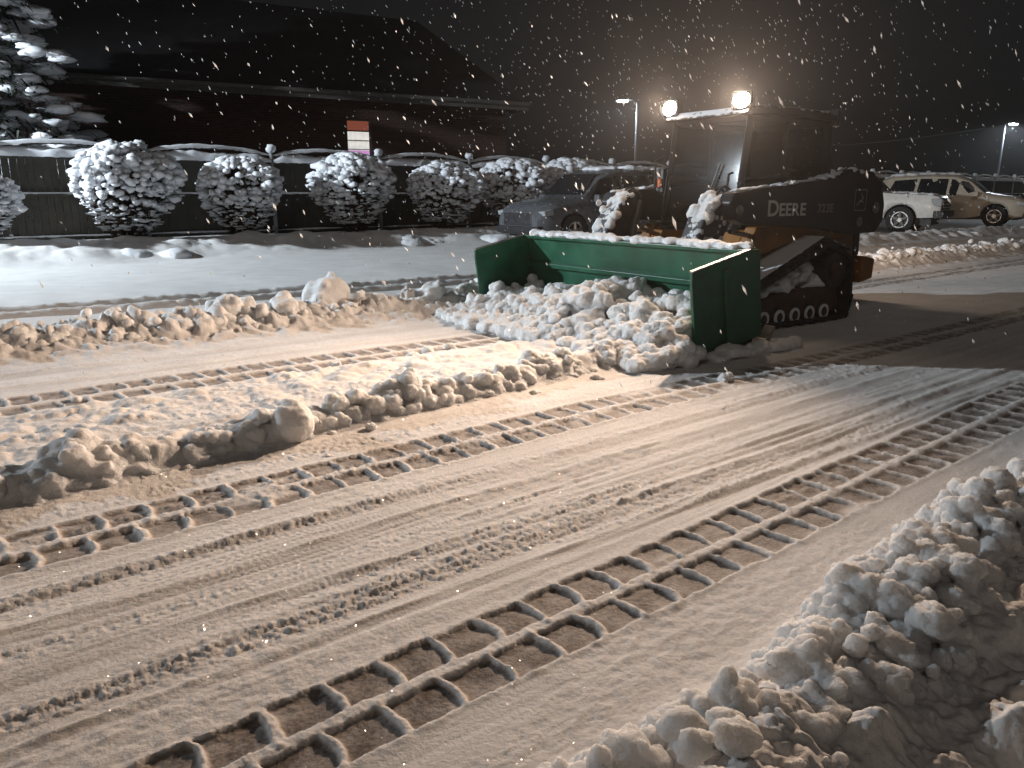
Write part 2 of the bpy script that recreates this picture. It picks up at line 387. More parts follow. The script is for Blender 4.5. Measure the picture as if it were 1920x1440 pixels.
def wind_base(s): return 3.57 + 0.066 * s
def tread(s, w, c, width, *k):
    c = np.broadcast_to(c, s.shape); width = np.broadcast_to(width, s.shape); m = (np.abs(w - c) < 0.75*width) & (s < 26)
    t = np.zeros_like(s); q = np.zeros_like(s); t[m], q[m] = tread_(s[m], w[m], c[m], width[m], *k); return t, q
def tread_(s, w, c, width, pitch, depth, phase, rough, seed):
    s_ = s + 0.012 * fbm(s*9 + seed, w*9, 0, 3) ; w_ = w + 0.011 * fbm(s*8 + seed, w*8 + 40, 0, 3)
    x = (w_ - c) / width
    colb = x > 0
    xl = np.where(colb, (x - 0.29) / 0.23, (x + 0.29) / 0.23)           # -1..1 in each column of pads
    p = s_ / pitch + phase + np.where(colb, 0.5, 0.0) - 0.10 * (1 - np.clip(xl, -1, 1) ** 2)
    p = p + 0.06 * perlin(np.floor(p)*3.7 + seed, np.where(colb, 9.5, 2.5))
    d = np.abs((p - np.floor(p)) - 0.5) * pitch                           # distance from the ridge between two pads, 0 at pad middle
    half = 0.5 * pitch
    ridge = half - d
    rw = 0.006 + 0.005 * perlin(np.floor(p + .5)*2.3 + seed, np.where(colb, 3.5, 7.5))
    cell = sst(rw, rw + 0.012, ridge) * sst(1.0, 0.86, np.abs(xl))
    gone = sst(0.25, 0.55, perlin(s*2.2 + seed, w*6) * rough)
    cell = cell * (1 - 0.8 * gone); depth = depth * (0.8 + 0.45*perlin(np.floor(p)*1.9 + seed, np.where(colb, 1.5, 6.5)) + 0.35*perlin(s*11, w*11 + seed))
    near = sst(0.62, 0.46, np.abs(x))
    lip = np.exp(-((np.abs(x) - 0.53) * width / 0.022) ** 2) + 0.6 * np.exp(-(x * width / 0.03) ** 2) + 0.5*np.exp(-(ridge/0.016)**2) * sst(0.56, 0.5, np.abs(x))
    bumpy = lip * (0.0025 + 0.005 * np.abs(perlin(s*14 + seed, w*14))) + rough * near * (1-cell) * 0.013 * np.clip(puffs(s*17 + seed, w*17, 1.0, 3) - 0.1, 0, 1)
    return -depth * cell + bumpy, cell * (0.86 + 0.30*perlin(s*13 + seed, w*13))
def ground_h(s, w):
    """height and dirt of the snowy ground"""
    big = 0.012 * fbm(s*0.35, w*0.35, 3.0, 3)
    h = 0.045 + big
    dirt = np.zeros_like(h)
    road = sst(0.9, 1.2, w) * sst(8.4, 7.2, w)
    # scraped streaks along the lane
    warp = 0.05 * perlin(s*0.5, w*0.5, 8)
    st = fbm(s*0.4, (w + warp)*18, 1.0, 4, 0.7)
    amt = road * (0.35 + 0.65 * sst(1.7, 1.9, w) * sst(2.95, 2.6, w)) * (0.4 + 0.6 * sst(-0.3, 0.4, perlin(s*0.3, w*1.3, 5)))
    h = h + 0.0085 * amt * st
    grit = fbm(s*18, w*30, 4.0, 3)
    h = h + road * 0.0035 * grit * sst(-0.1, 0.5, perlin(s*0.8, w*3.0, 12) + 0.2)
    dirt = dirt + road * (0.04 + 0.09 * sst(-0.2, 0.6, -st) + 0.06 * fbm(s*0.6, w*1.2, 9, 3))
    # rows of crumbs pushed up by the scraper edge
    cr_ = np.clip(puffs(s*30, w*44, 3.0, 3, 0.6) - 0.22, 0, 1)
    band = sst(0.05, 0.5, perlin(s*0.22, w*5.5 + 0.5*perlin(s*0.6, w), 21)) * road + 0.8*np.exp(-((w - 2.72 - 0.03*perlin(s*1.1, 4.4))/0.07)**2) + 0.7*np.exp(-((w - 2.35)/0.05)**2) + 0.7*np.exp(-((w - 3.42)/0.06)**2) + 0.6*np.exp(-((w - 2.05)/0.05)**2)
    h = h + 0.013 * cr_ * np.clip(band, 0, 1) * sst(1.78, 1.9, w)
    # wide scrape bands between tracks
    for c, wd, dp in ((1.98, 0.05, .010), (2.16, 0.03, .008), (2.42, 0.05, .010), (2.62, 0.04, .009), (1.86, 0.02, .007), (5.9, 0.05, .01), (6.3, 0.06, .01)):
        cc = c + 0.04 * perlin(s*0.35, c*9.0) - 0.012*(s-2)
        g = np.exp(-((w - cc) / wd) ** 2)
        h = h - dp * g * (0.7 + 0.5 * perlin(s*1.5, c*5)); dirt = dirt + 0.12 * g
        h = h + 0.007 * np.exp(-((w - cc - 2.0*wd) / (0.5*wd)) ** 2) * (0.6 + perlin(s*5, c*3))
    # machine tracks
    t, c = tread(s, w, 1.548 + 0.011*np.clip(s-0.8, -1, 7), 0.295 + 0.020*np.clip(s-0.8, -1, 6), 0.168, 0.0105, 0.15, 0.62, 1.0); h = h + t; dirt = np.maximum(dirt, 0.95*c)
    t, c = tread(s, w, 3.10 + 0.02*np.sin(s*0.6) - 0.02*np.clip(s-3, 0, 9), 0.36, 0.168, 0.012, 0.4, 0.8, 5.0); h = h + t; dirt = np.maximum(dirt, 0.8*c)
    t, c = tread(s, w, 5.42, 0.50, 0.168, 0.016, 0.7, 0.1, 9.0); h = h + t*0.9; dirt = np.maximum(dirt, 0.85*c)
    far_c = 9.35 - 0.06*(s-1)
    for off in (-0.28, 0.25):
        g = np.exp(-((w - far_c - off) / 0.11) ** 2); h = h - 0.13 * g * (1 + 0.2*fbm(s*9, w*9 + off*9, 0, 3)); dirt = np.maximum(dirt, 0.75*g)
        h = h + 0.04 * np.exp(-((w - far_c - off - 0.2) / 0.07) ** 2) * (0.7 + 0.5*fbm(s*8, w*10 + off*30, 0, 3))
    # rough spilled snow between the near windrow and the middle track
    wb = wind_base(s) + 0.06 * perlin(s*1.3, 2.0)
    strip = sst(wb - 0.02, wb + 0.25, w) * sst(5.25, 4.95, w + 0.06*perlin(s*2, 4.)) * sst(7.4, 5.6, s)
    lump = puffs(s*3.2, w*3.6, 2.0, 4, 0.6)
    h = h + strip * (0.02 + 0.055 * lump * (0.75 + 0.4*perlin(s*1.1, w*1.5, 7)))
    dirt = dirt * (1 - 0.9*strip)
    rz_ = np.exp(-(np.clip(np.abs(w - wb - 0.19) - 0.05, 0, 9) / 0.085) ** 2) * sst(6.0, 5.0, s)
    h = h + rz_ * (0.06 + 0.02*np.sin(s*1.7+1) + 0.03*perlin(s*2.6, 6.0) + 0.025*fbm(s*7, w*7, 3.0, 3)); dirt = dirt * (1 - rz_)
    # far windrow foundation
    fw = 7.35 - 0.05*(s-1)
    hump = np.exp(-((w - fw) / 0.45) ** 2)
    h = h + hump * (0.15 + 0.05*perlin(s*1.3, 2.0) + 0.16 * (puffs(s*4.5, w*4.5, 6.0, 4, 0.6) - 0.2)); dirt = dirt * (1 - hump)
    # fresh snow on the lot beyond it
    lot = sst(7.6, 8.4, w)
    h = h + lot * (0.06 + 0.012*fbm(s*0.7, w*0.7, 2.0, 3)); dirt = dirt * (1 - 0.85*lot)
    # disturbed snow and a low bank in front of the parked cars
    car = sst(11.0, 14.0, s) * np.exp(-((w - 9.6 + 0.03*(s-14)) / 0.5) ** 2)
    h = h + car * (0.16 + 0.18*puffs(s*1.6, w*1.6, 4.0, 3))
    # bank at the foot of the fence
    bk = sst(15.0, 16.3, w + 0.35*perlin(s*0.5, 3.0)) 
    h = h + bk * (0.26 + 0.16 * puffs(s*0.9, w*1.1, 9.0, 3) * sst(18.0, 16.6, w)) 
    # snow on the camera's side of the road
    nr = sst(1.15, 0.8, w)
    h = h + nr * (0.03 + 0.06*puffs(s*5, w*5, 2.5, 4, 0.55)) + sst(0.75, 0.6, w) * (0.03 - 0.09*np.exp(-((w - 0.32 - 0.05*perlin(s*2, 1.))/0.10)**2) + 0.07*puffs(s*3.3, w*3.3, 5.5, 3))
    dirt = dirt * (1 - nr)
    bz = np.exp(-((w - 0.90 + 0.075*np.clip(3.0 - s, 0, 9) - 0.03*np.sin(s*3.0)) / 0.15) ** 2)
    h = h + bz * (0.11 + 0.03*np.sin(s*2.1) + 0.02*fbm(s*5, w*5, 8.0, 3))
    return h, np.clip(dirt, 0, 1)

# ------------------------------------------------------------------ ground
nth, th = 840, np.linspace(R(-60), R(60), 840)
rr = np.concatenate([np.exp(np.linspace(math.log(0.5), math.log(9.0), 720)), np.exp(np.linspace(math.log(9.04), math.log(24.0), 260)), np.exp(np.linspace(math.log(24.3), math.log(95.0), 110))])
TH, RR = np.meshgrid(th, rr)
GX, GY = RR*np.sin(TH), RR*np.cos(TH)
GS, GW = GX*UX + GY*UY, -GX*UY + GY*UX
GH, GD = ground_h(GS, GW)
nr_ = len(rr); idx = np.arange(nr_*nth).reshape(nr_, nth)
F = np.stack([idx[:-1, :-1], idx[:-1, 1:], idx[1:, 1:], idx[1:, :-1]], -1).reshape(-1, 4)[:, ::-1]
me = np_mesh('snowy_road', np.stack([GX, GY, GH], -1).reshape(-1, 3), F)
a = me.attributes.new('dirt', 'FLOAT', 'POINT'); a.data.foreach_set('value', GD.astype(np.float32).ravel())
road = link('snowy_road', me, M['ground']); tag(road, 'packed snowy road with tread tracks and scraped streaks', 'road', kind='structure')
g = MB().add([(-700, -700, -0.12), (700, -700, -0.12), (700, 900, -0.12), (-700, 900, -0.12)], [(0, 1, 2, 3)]).build('ground', M['snow'])
tag(g, 'flat snow-covered ground reaching to the horizon', 'ground', kind='structure')

# ------------------------------------------------------------------ plowed snow masses
def ridge(s0, s1, n, wf, half, H, r, flat=0.85, seed=0.0):
    """lumps packed under an uneven rounded ridge profile"""
    s = RNG.uniform(s0, s1, n); dw = RNG.uniform(-1, 1, n)*half*(1 + 0.25*perlin(s*1.7 + seed, 8.0)); rad = RNG.uniform(0, 1, n)**1.6*(r[1]-r[0]) + r[0]
    top = H*(0.90 + 0.50*perlin(s*1.6 + seed, 3.0) + 0.35*perlin(s*4.5 + seed, dw*4))*(1 - (dw/half)**2)
    z = RNG.uniform(0, 1, n)**0.6*np.maximum(top - 0.6*rad, 0.0); w = np.array([wf(q) for q in s]) + dw
    return lane_np(s, w, z), np.stack([rad*RNG.uniform(.8, 1.3, n), rad*RNG.uniform(.8, 1.3, n), rad*flat], 1)
def row(s0, s1, n, wf, wsp, zf, r, flat=0.85):
    s = RNG.uniform(s0, s1, n); w = np.array([wf(q) for q in s]) + RNG.normal(0, wsp, n)
    rad = RNG.uniform(r[0], r[1], n); z = RNG.uniform(0, 1, n) * np.array([zf(q) for q in s])
    return lane_np(s, w, z), np.stack([rad*RNG.uniform(.8, 1.3, n), rad*RNG.uniform(.8, 1.3, n), rad*flat], 1)
# berm beside the camera
C, S = ridge(-0.4, 5.0, 2900, lambda q: 0.90 - 0.075*max(3.0 - q, 0) + 0.03*math.sin(q*3.0), 0.28, 0.32, (0.018, 0.052))
C, S = cauliflower(C, S, 3600, (0.012, 0.028), 3000, (0.007, 0.014))
o = fused('roadside_snow_berm', C, S, 0.007, M['plowed'], None, 0.012, 28, crumb=0.0030, cfreq=75, smooth_n=2)
tag(o, 'tall clumpy berm of plowed snow in the lower right foreground', 'snow berm', kind='stuff')
C, S = row(-0.6, 5.0, 200, lambda q: 0.45, 0.13, lambda q: 0.03, (0.03, 0.07)); C, S = cauliflower(C, S, 600, (0.014, 0.03), 400, (0.008, 0.014))
o = fused('trampled_snow', C, S, 0.009, M['plowed'], None, 0.014, 22, crumb=0.0022, cfreq=85)
tag(o, 'loose lumpy snow on the near side of the foreground berm', 'snow', kind='stuff')
# near windrow
C, S = ridge(-2.2, 5.4, 1900, lambda q: wind_base(q) + 0.17, 0.17, 0.21, (0.018, 0.06), seed=30.0)
C2, S2 = row(-2.2, 5.8, 620, lambda q: wind_base(q) + 0.70, 0.38, lambda q: 0.045, (0.025, 0.05)); C = np.concatenate([C, C2]); S = np.concatenate([S, S2])
C2, S2 = row(-2.2, 4.2, 220, lambda q: wind_base(q) - 0.02, 0.05, lambda q: 0.0, (0.012, 0.035)); C = np.concatenate([C, C2]); S = np.concatenate([S, S2])
C, S = cauliflower(C, S, 3800, (0.012, 0.030), 2200, (0.009, 0.016))
o = fused('near_windrow', C, S, 0.0115, M['plowed'], None, 0.015, 17, crumb=0.003, cfreq=55, smooth_n=3)
tag(o, 'long ridge of churned snow left beside the pusher in mid road', 'snow windrow', kind='stuff')
# far windrow
fwf = lambda q: 7.3 - 0.05*(q-1)
C, S = ridge(-3.0, 19.0, 3200, fwf, 0.38, 0.34, (0.03, 0.09), seed=60.0)
C2, S2 = row(-3.0, 9.0, 420, lambda q: fwf(q)+0.5, 0.25, lambda q: 0.06, (0.04, 0.08)); C = np.concatenate([C, C2]); S = np.concatenate([S, S2])
C, S = cauliflower(C, S, 3600, (0.02, 0.045), 800, (0.016, 0.03))
o = fused('far_windrow', C, S, 0.019, M['plowed'], None, 0.026, 11, crumb=0.005, cfreq=34, smooth_n=4)
tag(o, 'low ridge of plowed snow between the scraped lane and the smooth lot', 'snow windrow', kind='stuff')
# bank at the fence foot
C, S = row(-4.0, 26.0, 620, lambda q: 16.45, 0.36, lambda q: 0.16, (0.22, 0.46), 0.5)
C, S = cauliflower(C, S, 900, (0.08, 0.2), 500, (0.05, 0.1), 0.7)
o = fused('fence_snow_bank', C, S, 0.05, M['snow'], None, 0.05, 2.6, crumb=0.006, cfreq=10, smooth_n=9)
tag(o, 'soft rounded snow bank along the foot of the fence and shrubs', 'snow bank', kind='stuff')
# low bank in front of the parked cars
C, S = row(13.0, 34.0, 220, lambda q: 9.7 - 0.03*(q-14), 0.25, lambda q: 0.14, (0.12, 0.28), 0.7)
C, S = cauliflower(C, S, 500, (0.06, 0.14), 300, (0.04, 0.08), 0.7)
o = fused('parking_snow_bank', C, S, 0.045, M['snow'], None, 0.03, 6)
tag(o, 'low snow bank in front of the parked pickup and SUV', 'snow bank', kind='stuff')

def chunk(px_s, px_w, z, r, sq, label, seed):
    C = [(0, 0, 0)]; S = [(r, r*0.92, r*sq)]
    C, S = cauliflower(np.array(C, float), np.array(S, float), 14, (r*0.2, r*0.42), 40, (r*0.08, r*0.16))
    o = fused('snow_chunk', C, S, r*0.085, M['plowed'], None, r*0.12, 1.0/r, sub=3)
    o.location = lane(px_s, px_w, z); o.rotation_euler = (0.2*seed, 0.1*seed, seed*1.3)
    return tag(o, label, 'snow chunk', 'loose snow chunks on the windrows')
for s_, w_, z_, r_, q_, lb in (
    (1.55, 3.74, 0.13, 0.115, 0.95, 'round rolled snowball on the near edge of the mid-road windrow'),
    (2.35, 3.92, 0.15, 0.105, 1.05, 'steep-sided snow chunk standing on the windrow right of the snowball'),
    (0.55, 3.86, 0.14, 0.12, 0.7, 'broad flat snow lump on the windrow at the left edge of the picture'),
    (3.45, 4.05, 0.15, 0.085, 0.9, 'small snow chunk on the windrow closest to the pusher'),
    (3.55, 7.45, 0.22, 0.27, 0.8, 'largest pale snow block on the crest of the far windrow'),
    (2.45, 7.25, 0.24, 0.15, 0.9, 'middling snow lump on the far windrow left of the largest block'),
    (1.95, 3.63, 0.05, 0.035, 0.9, 'small fist-sized snow crumb at the foot of the mid-road windrow')):
    chunk(s_, w_, z_, r_, q_, lb, s_)

# ------------------------------------------------------------------ track loader
LT = 0.9507
LYAW = math.atan2(-math.cos(LT), -math.sin(LT))
LD = empty('track_loader', (2.5446, 8.5419, 0.035), (0, 0, LYAW))
tag(LD, 'dark yellow and black compact track loader pushing snow with its roof lamps lit', 'track loader')

def belt(poly, width_y0, width_y1, thick, name, m, lugs):
    """closed rubber track running round the polygon of rounded corners"""
    pts = []
    n = len(poly)
    for i in range(n):
        p0, p1, p2 = Vector(poly[i-1][:2]), Vector(poly[i][:2]), Vector(poly[(i+1) % n][:2]); r = poly[i][2]
        d0, d1 = (p0 - p1).normalized(), (p2 - p1).normalized()
        ang = d0.angle(d1); t = r / math.tan(ang/2)
        c = p1 + (d0 + d1).normalized() * (r / math.sin(ang/2))
        a, b = p1 + d0*t - c, p1 + d1*t - c
        a0 = math.atan2(a.y, a.x); da = (math.atan2(b.y, b.x) - a0 + PI) % (2*PI) - PI
        for k in range(9): g = a0 + da*k/8; pts.append(Vector((c.x + r*math.cos(g), c.y + r*math.sin(g))))
    cen = sum(pts, Vector((0, 0))) / len(pts)
    mb = MB(); k = len(pts); vs = []; fs = []
    nrm = []
    for i in range(k):
        t = (pts[(i+1) % k] - pts[i-1]).normalized(); nn = Vector((t.y, -t.x))
        if nn.dot(pts[i] - cen) < 0: nn = -nn
        nrm.append(nn); a, b = pts[i], pts[i] - nn*thick
        vs += [(a.x, width_y0, a.y), (a.x, width_y1, a.y), (b.x, width_y1, b.y), (b.x, width_y0, b.y)]
    for i in range(k):
        j = (i+1) % k
        for e in range(4): fs.append((4*i+e, 4*j+e, 4*j+(e+1) % 4, 4*i+(e+1) % 4))
    mb.add(vs, fs)
    tr = mb.build(name, m, LD)
    # lugs at even spacing
    seg = [(pts[(i+1) % k] - pts[i]).length for i in range(k)]; L = sum(seg); nl = int(L / 0.095); lm = MB()
    for q in range(nl):
        d = L*q/nl; i = 0
        while d > seg[i]: d -= seg[i]; i += 1
        u = d/seg[i]; p = pts[i].lerp(pts[(i+1) % k], u); nn = nrm[i].lerp(nrm[(i+1) % k], u).normalized(); t = Vector((nn.y, -nn.x))
        ym = (width_y0 + width_y1)/2
        for (ya, yb) in (((width_y0, ym-0.02) if q % 2 else (ym+0.02, width_y1)), ):
            a, b = p + t*0.035, p - t*0.035; a2, b2 = p + t*0.024 + nn*0.025, p - t*0.024 + nn*0.025
            lm.add([(a.x, ya, a.y), (b.x, ya, b.y), (b2.x, ya, b2.y), (a2.x, ya, a2.y), (a.x, yb, a.y), (b.x, yb, b.y), (b2.x, yb, b2.y), (a2.x, yb, a2.y)],
                   [(0,1,2,3), (7,6,5,4), (0,4,5,1), (1,5,6,2), (2,6,7,3), (3,7,4,0)])
    lm.build('tread_lug', m, tr)
    return tr
TP = [(1.34, 0.05, 0.13), (1.22, 0.37, 0.12), (0.02, 0.80, 0.16), (-0.42, 0.64, 0.16), (-0.46, 0.02, 0.16)]
for sg in (1, -1):
    y0, y1 = (0.63, 1.03) if sg > 0 else (-1.03, -0.63)
    yo = 1.0 if sg > 0 else -1.0
    belt(TP, y0, y1, 0.035, 'rubber_track', M['rubber'], True)
    ya, yb = sorted((sg*0.66, sg*0.97))
    MB().prism_y([(1.10, 0.12), (1.05, 0.27), (0.55, 0.36), (-0.25, 0.36), (-0.30, 0.16), (-0.2, 0.10)], ya, yb).build('track_frame', M['rusty'], LD, bevel=0.012)
    yi, yj = sorted((sg*0.70, sg*0.99))
    for x in (0.94, 0.70, 0.46, 0.22, -0.02):
        rl = MB().cyl_y(x, 0.115, 0.095, yi, yj, 22).build('roller', M['charcoal'], LD, bevel=0.01)
        MB().ring_y(x, 0.115, 0.075, 0.048, *sorted((sg*0.985, sg*1.004))).build('snowy_hub_ring', M['snow'], rl)
        MB().cyl_y(x, 0.115, 0.035, *sorted((sg*0.985, sg*1.01)), 14).build('hub_cap', M['charcoal'], rl)
    MB().cyl_y(1.14, 0.21, 0.13, yi, yj, 26).build('front_idler', M['charcoal'], LD, bevel=0.01)
    sp = MB().cyl_y(-0.17, 0.52, 0.185, yi, yj, 30)
    for q in range(13):
        g = 2*PI*q/13; c, d = math.cos(g), math.sin(g)
        sp.tube([(-0.17+0.17*c, sg*0.84-0.03, 0.52+0.17*d), (-0.17+0.17*c, sg*0.84+0.03, 0.52+0.17*d)], 0.03, 6)
    spo = sp.build('drive_sprocket', M['charcoal'], LD, bevel=0.006)
    MB().cyl_y(-0.17, 0.52, 0.09, *sorted((sg*0.985, sg*1.02)), 20).build('final_drive_cover', M['rusty'], spo, bevel=0.01)
    MB().prism_y([(1.12, 0.40), (1.10, 0.46), (0.05, 0.86), (-0.40, 0.74), (-0.44, 0.70), (0.04, 0.815)], *sorted((sg*0.62, sg*0.98))).build('track_guard', M['charcoal_snowy'], LD, bevel=0.01)
    # snow packed on the track frame
    C = []; S = []
    for q in range(170):
        x = RNG.uniform(-0.26, 1.0); top = np.interp(x, [-0.26, 0.02, 0.25, 1.0], [0.38, 0.50, 0.62, 0.34])
        C.append((x, sg*RNG.uniform(0.70, 0.945), RNG.uniform(0.33, max(0.36, top)))); r = RNG.uniform(0.03, 0.055); S.append((r*1.4, r, r*0.8))
    fused('packed_snow', np.array(C), np.array(S), 0.016, M['snow'], LD, 0.012, 14)
# chassis
MB().prism_y([(0.95, 0.28), (0.98, 0.62), (0.80, 0.92), (-0.55, 0.98), (-1.05, 0.95), (-1.12, 0.55), (-0.95, 0.25)], -0.60, 0.60).build('chassis', M['yellow'], LD, bevel=0.02)
MB().prism_y([(0.95, 0.64), (0.80, 0.955), (0.0, 0.965), (-0.62, 0.90), (-0.62, 0.80), (0.02, 0.84)], 0.602, 0.74).build('side_panel', M['yellow'], LD, bevel=0.015)
MB().prism_y([(0.95, 0.64), (0.80, 0.955), (0.0, 0.965), (-0.62, 0.90), (-0.62, 0.80), (0.02, 0.84)], -0.74, -0.602).build('side_panel', M['yellow'], LD, bevel=0.015)
hood = MB().prism_y([(-0.80, 0.96), (-0.80, 1.50), (-1.08, 1.44), (-1.24, 1.20), (-1.27, 0.60), (-1.13, 0.50), (-1.07, 0.96)], -0.58, 0.58).build('engine_hood', M['charcoal_snowy'], LD, bevel=0.03)
gr = MB()
for k in range(8): gr.box(-1.278, -1.262, -0.42, 0.42, 0.70+0.05*k, 0.725+0.05*k)
gr.build('grille', M['dark_plastic'], hood)
MB().prism_y([(-1.10, 0.30), (-1.34, 0.34), (-1.36, 0.56), (-1.12, 0.60)], -0.72, 0.72).build('rear_bumper', M['yellow'], LD, bevel=0.02)
# lift arms
ARM = [(1.30, 1.275), (0.10, 1.385), (-0.25, 1.44), (-0.50, 1.51), (-0.90, 1.49), (-1.10, 1.36), (-1.18, 1.15), (-1.18, 0.98), (-1.05, 0.86), (-0.55, 0.86), (0.0, 0.93), (0.60, 0.97), (1.10, 0.985), (1.26, 1.03), (1.36, 1.18)]
NOSE = [(1.18, 1.26), (1.34, 1.235), (1.50, 1.06), (1.62, 0.80), (1.66, 0.55), (1.58, 0.42), (1.44, 0.42), (1.36, 0.56), (1.30, 0.78), (1.16, 0.98)]
for sg in (1, -1):
    arm = MB().prism_y(ARM, *sorted((sg*0.71, sg*0.86))).build('lift_arm', M['charcoal'], LD, bevel=0.016)
    MB().prism_y(NOSE, *sorted((sg*0.50, sg*0.709))).build('arm_nose', M['charcoal_snowy'], arm, bevel=0.018)
    for (x, z, r) in ((-0.98, 1.12, 0.06), (-0.70, 0.98, 0.05), (1.24, 1.12, 0.045)):
        MB().cyl_y(x, z, r, *sorted((sg*0.862, sg*0.885)), 18).build('pivot_pin', M['steel'], arm, bevel=0.006)
    cy = MB().tube([(-0.72, sg*0.67, 0.62), (0.50, sg*0.67, 0.82)], 0.045, 14).build('lift_cylinder', M['charcoal'], LD)
    MB().tube([(0.50, sg*0.67, 0.82), (1.10, sg*0.67, 0.92)], 0.024, 12).build('cylinder_rod', M['steel'], cy)
    tc_ = MB().tube([(1.06, sg*0.57, 1.18), (1.34, sg*0.40, 0.80)], 0.04, 12).build('tilt_cylinder', M['charcoal'], LD)
    MB().tube([(1.34, sg*0.40, 0.80), (1.52, sg*0.40, 0.56)], 0.022, 10).build('cylinder_rod', M['steel'], tc_)
    # hoses looping over the nose
    h_ = MB()
    for k in range(3):
        y = sg*(0.52 + 0.05*k); h_.tube([(1.10+0.4*t - 0.02*k, y, 1.24 + 0.12*math.sin(t*PI) - 0.55*t*t + 0.02*k) for t in np.linspace(0, 1.05, 10)], 0.012, 6)
    h_.build('hydraulic_hose', M['rubber'], LD)
    # wet snow stuck on the arm nose and along the arm top
    C = []; S = []
    for q in range(70):
        t = RNG.uniform(0, 1); x = 1.24 + 0.42*t + RNG.normal(0, 0.012); z = 1.255 - 0.10*t - 0.55*t*t
        C.append((x, sg*RNG.uniform(0.50, 0.71), z)); r = RNG.uniform(0.016, 0.05); S.append((r, r*1.2, r*0.9))
    for q in range(26):
        C.append((RNG.uniform(1.24, 1.52), sg*(0.712 if sg > 0 else 0.71), RNG.uniform(0.78, 1.2))); r = RNG.uniform(0.015, 0.04); S.append((r, 0.010, r))
    fused('stuck_snow', np.array(C), np.array(S), 0.011, M['plowed'], arm, 0.012, 20)
    C = []; S = []
    for q in range(80):
        x = RNG.uniform(-0.98, 1.26); z = np.interp(x, [-0.98, -0.5, -0.25, 0.1, 1.3], [1.44, 1.505, 1.44, 1.385, 1.275])
        C.append((x, sg*RNG.uniform(0.72, 0.85), z+0.002)); r = RNG.uniform(0.012, 0.03); S.append((0.05, r*1.3, r*0.8))
    fused('arm_top_snow', np.array(C), np.array(S), 0.012, M['snow'], arm, 0.008, 14)
MB().tube([(1.52, -0.62, 0.62), (1.52, 0.62, 0.62)], 0.06, 14).build('cross_tube', M['charcoal_snowy'], LD)
MB().prism_y([(1.56, 0.14), (1.64, 0.14), (1.68, 0.58), (1.58, 0.62)], -0.58, 0.58).build('coupler_plate', M['charcoal_snowy'], LD, bevel=0.01)
# lettering on the near arm
def lettering(text, size, x, z, y, m, name, parent, extrude=0.0015, off=0.0, shear=0.0):
    cu = bpy.data.curves.new('t', 'FONT'); cu.body = text; cu.size = size; cu.extrude = extrude; cu.offset = off; cu.shear = shear; cu.resolution_u = 4
    t = bpy.data.objects.new('t', cu); COL.objects.link(t); dg = bpy.context.evaluated_depsgraph_get(); dg.update()
    me = bpy.data.meshes.new_from_object(t.evaluated_get(dg)); bpy.data.objects.remove(t)
    me.name = name; me.materials.clear()
    o = link(name, me, m, parent); o.location = (x, y, z); o.rotation_euler = (R(90), 0, PI)
    return o, me
near_arm = [c for c in LD.children if c.name.startswith('lift_arm')][0]
def text_run(txts, x, z, y, m, name, width, parent):
    """letters set one after the other, then scaled to the given width; the near side reads towards the rear (-x)"""
    cur = 0.0; made = []
    for tx, sz in txts:
        o, me = lettering(tx, sz, 0, 0, 0, m, name, parent, off=0.0035)
        xs = [v.co.x for v in me.vertices]; o['adv'] = cur - min(xs); cur += max(xs) - min(xs) + 0.012; made.append(o)
    k = width / cur
    for o in made:
        o.scale = (k, 1, 1); o.location = (x - o['adv']*k, y, z); del o['adv']
text_run([('D', 0.205), ('E', 0.165), ('E', 0.165), ('R', 0.165), ('E', 0.165)], 0.82, 1.062, 0.8635, M['letter'], 'letter', 0.60, near_arm)
text_run([('3', 0.115), ('2', 0.115), ('3', 0.115), ('E', 0.115)], 0.04, 1.085, 0.8635, M['letter_dim'], 'model_number', 0.28, near_arm)
# leaping-deer emblem in a rounded frame
def poly_decal(name, pts, x, z, sc, m, y=0.8635):
    return MB().prism_y([(x - px*sc, z + pz*sc) for px, pz in pts], y-0.0015, y+0.0012).build(name, m, near_arm)
deer = [(-0.75,-0.55),(-0.55,-0.42),(-0.30,-0.12),(-0.05,0.0),(0.18,0.02),(0.30,0.16),(0.36,0.34),(0.28,0.52),(0.10,0.66),(0.02,0.86),(0.12,0.74),(0.30,0.62),(0.40,0.50),(0.46,0.40),(0.66,0.28),(0.64,0.20),(0.50,0.20),(0.46,0.02),(0.40,-0.10),(0.62,-0.16),(0.78,-0.38),(0.68,-0.36),(0.56,-0.24),(0.34,-0.24),(0.20,-0.22),(-0.05,-0.26),(-0.22,-0.32),(-0.42,-0.54),(-0.64,-0.66),(-0.82,-0.68)]
poly_decal('deer_emblem', deer, -0.70, 1.20, 0.085, M['letter_dim'])
fr = []
for i in range(4):
    cx, cz = ((1,1),(-1,1),(-1,-1),(1,-1))[i]
    for k in range(5): g = PI/2*i + PI/2*k/4; fr.append((0.8*cx + 0.25*math.cos(g), 0.8*cz + 0.25*math.sin(g)))
mbf = MB(); n_ = len(fr)
vs = []
for (px, pz) in fr: vs += [(-0.70 - px*0.105, 0.8647, 1.20 + pz*0.105), (-0.70 - px*0.094, 0.8647, 1.20 + pz*0.094)]
mbf.add(vs, [(2*i, 2*((i+1) % n_), 2*((i+1) % n_)+1, 2*i+1) for i in range(n_)]).build('emblem_border', M['letter_dim'], near_arm)
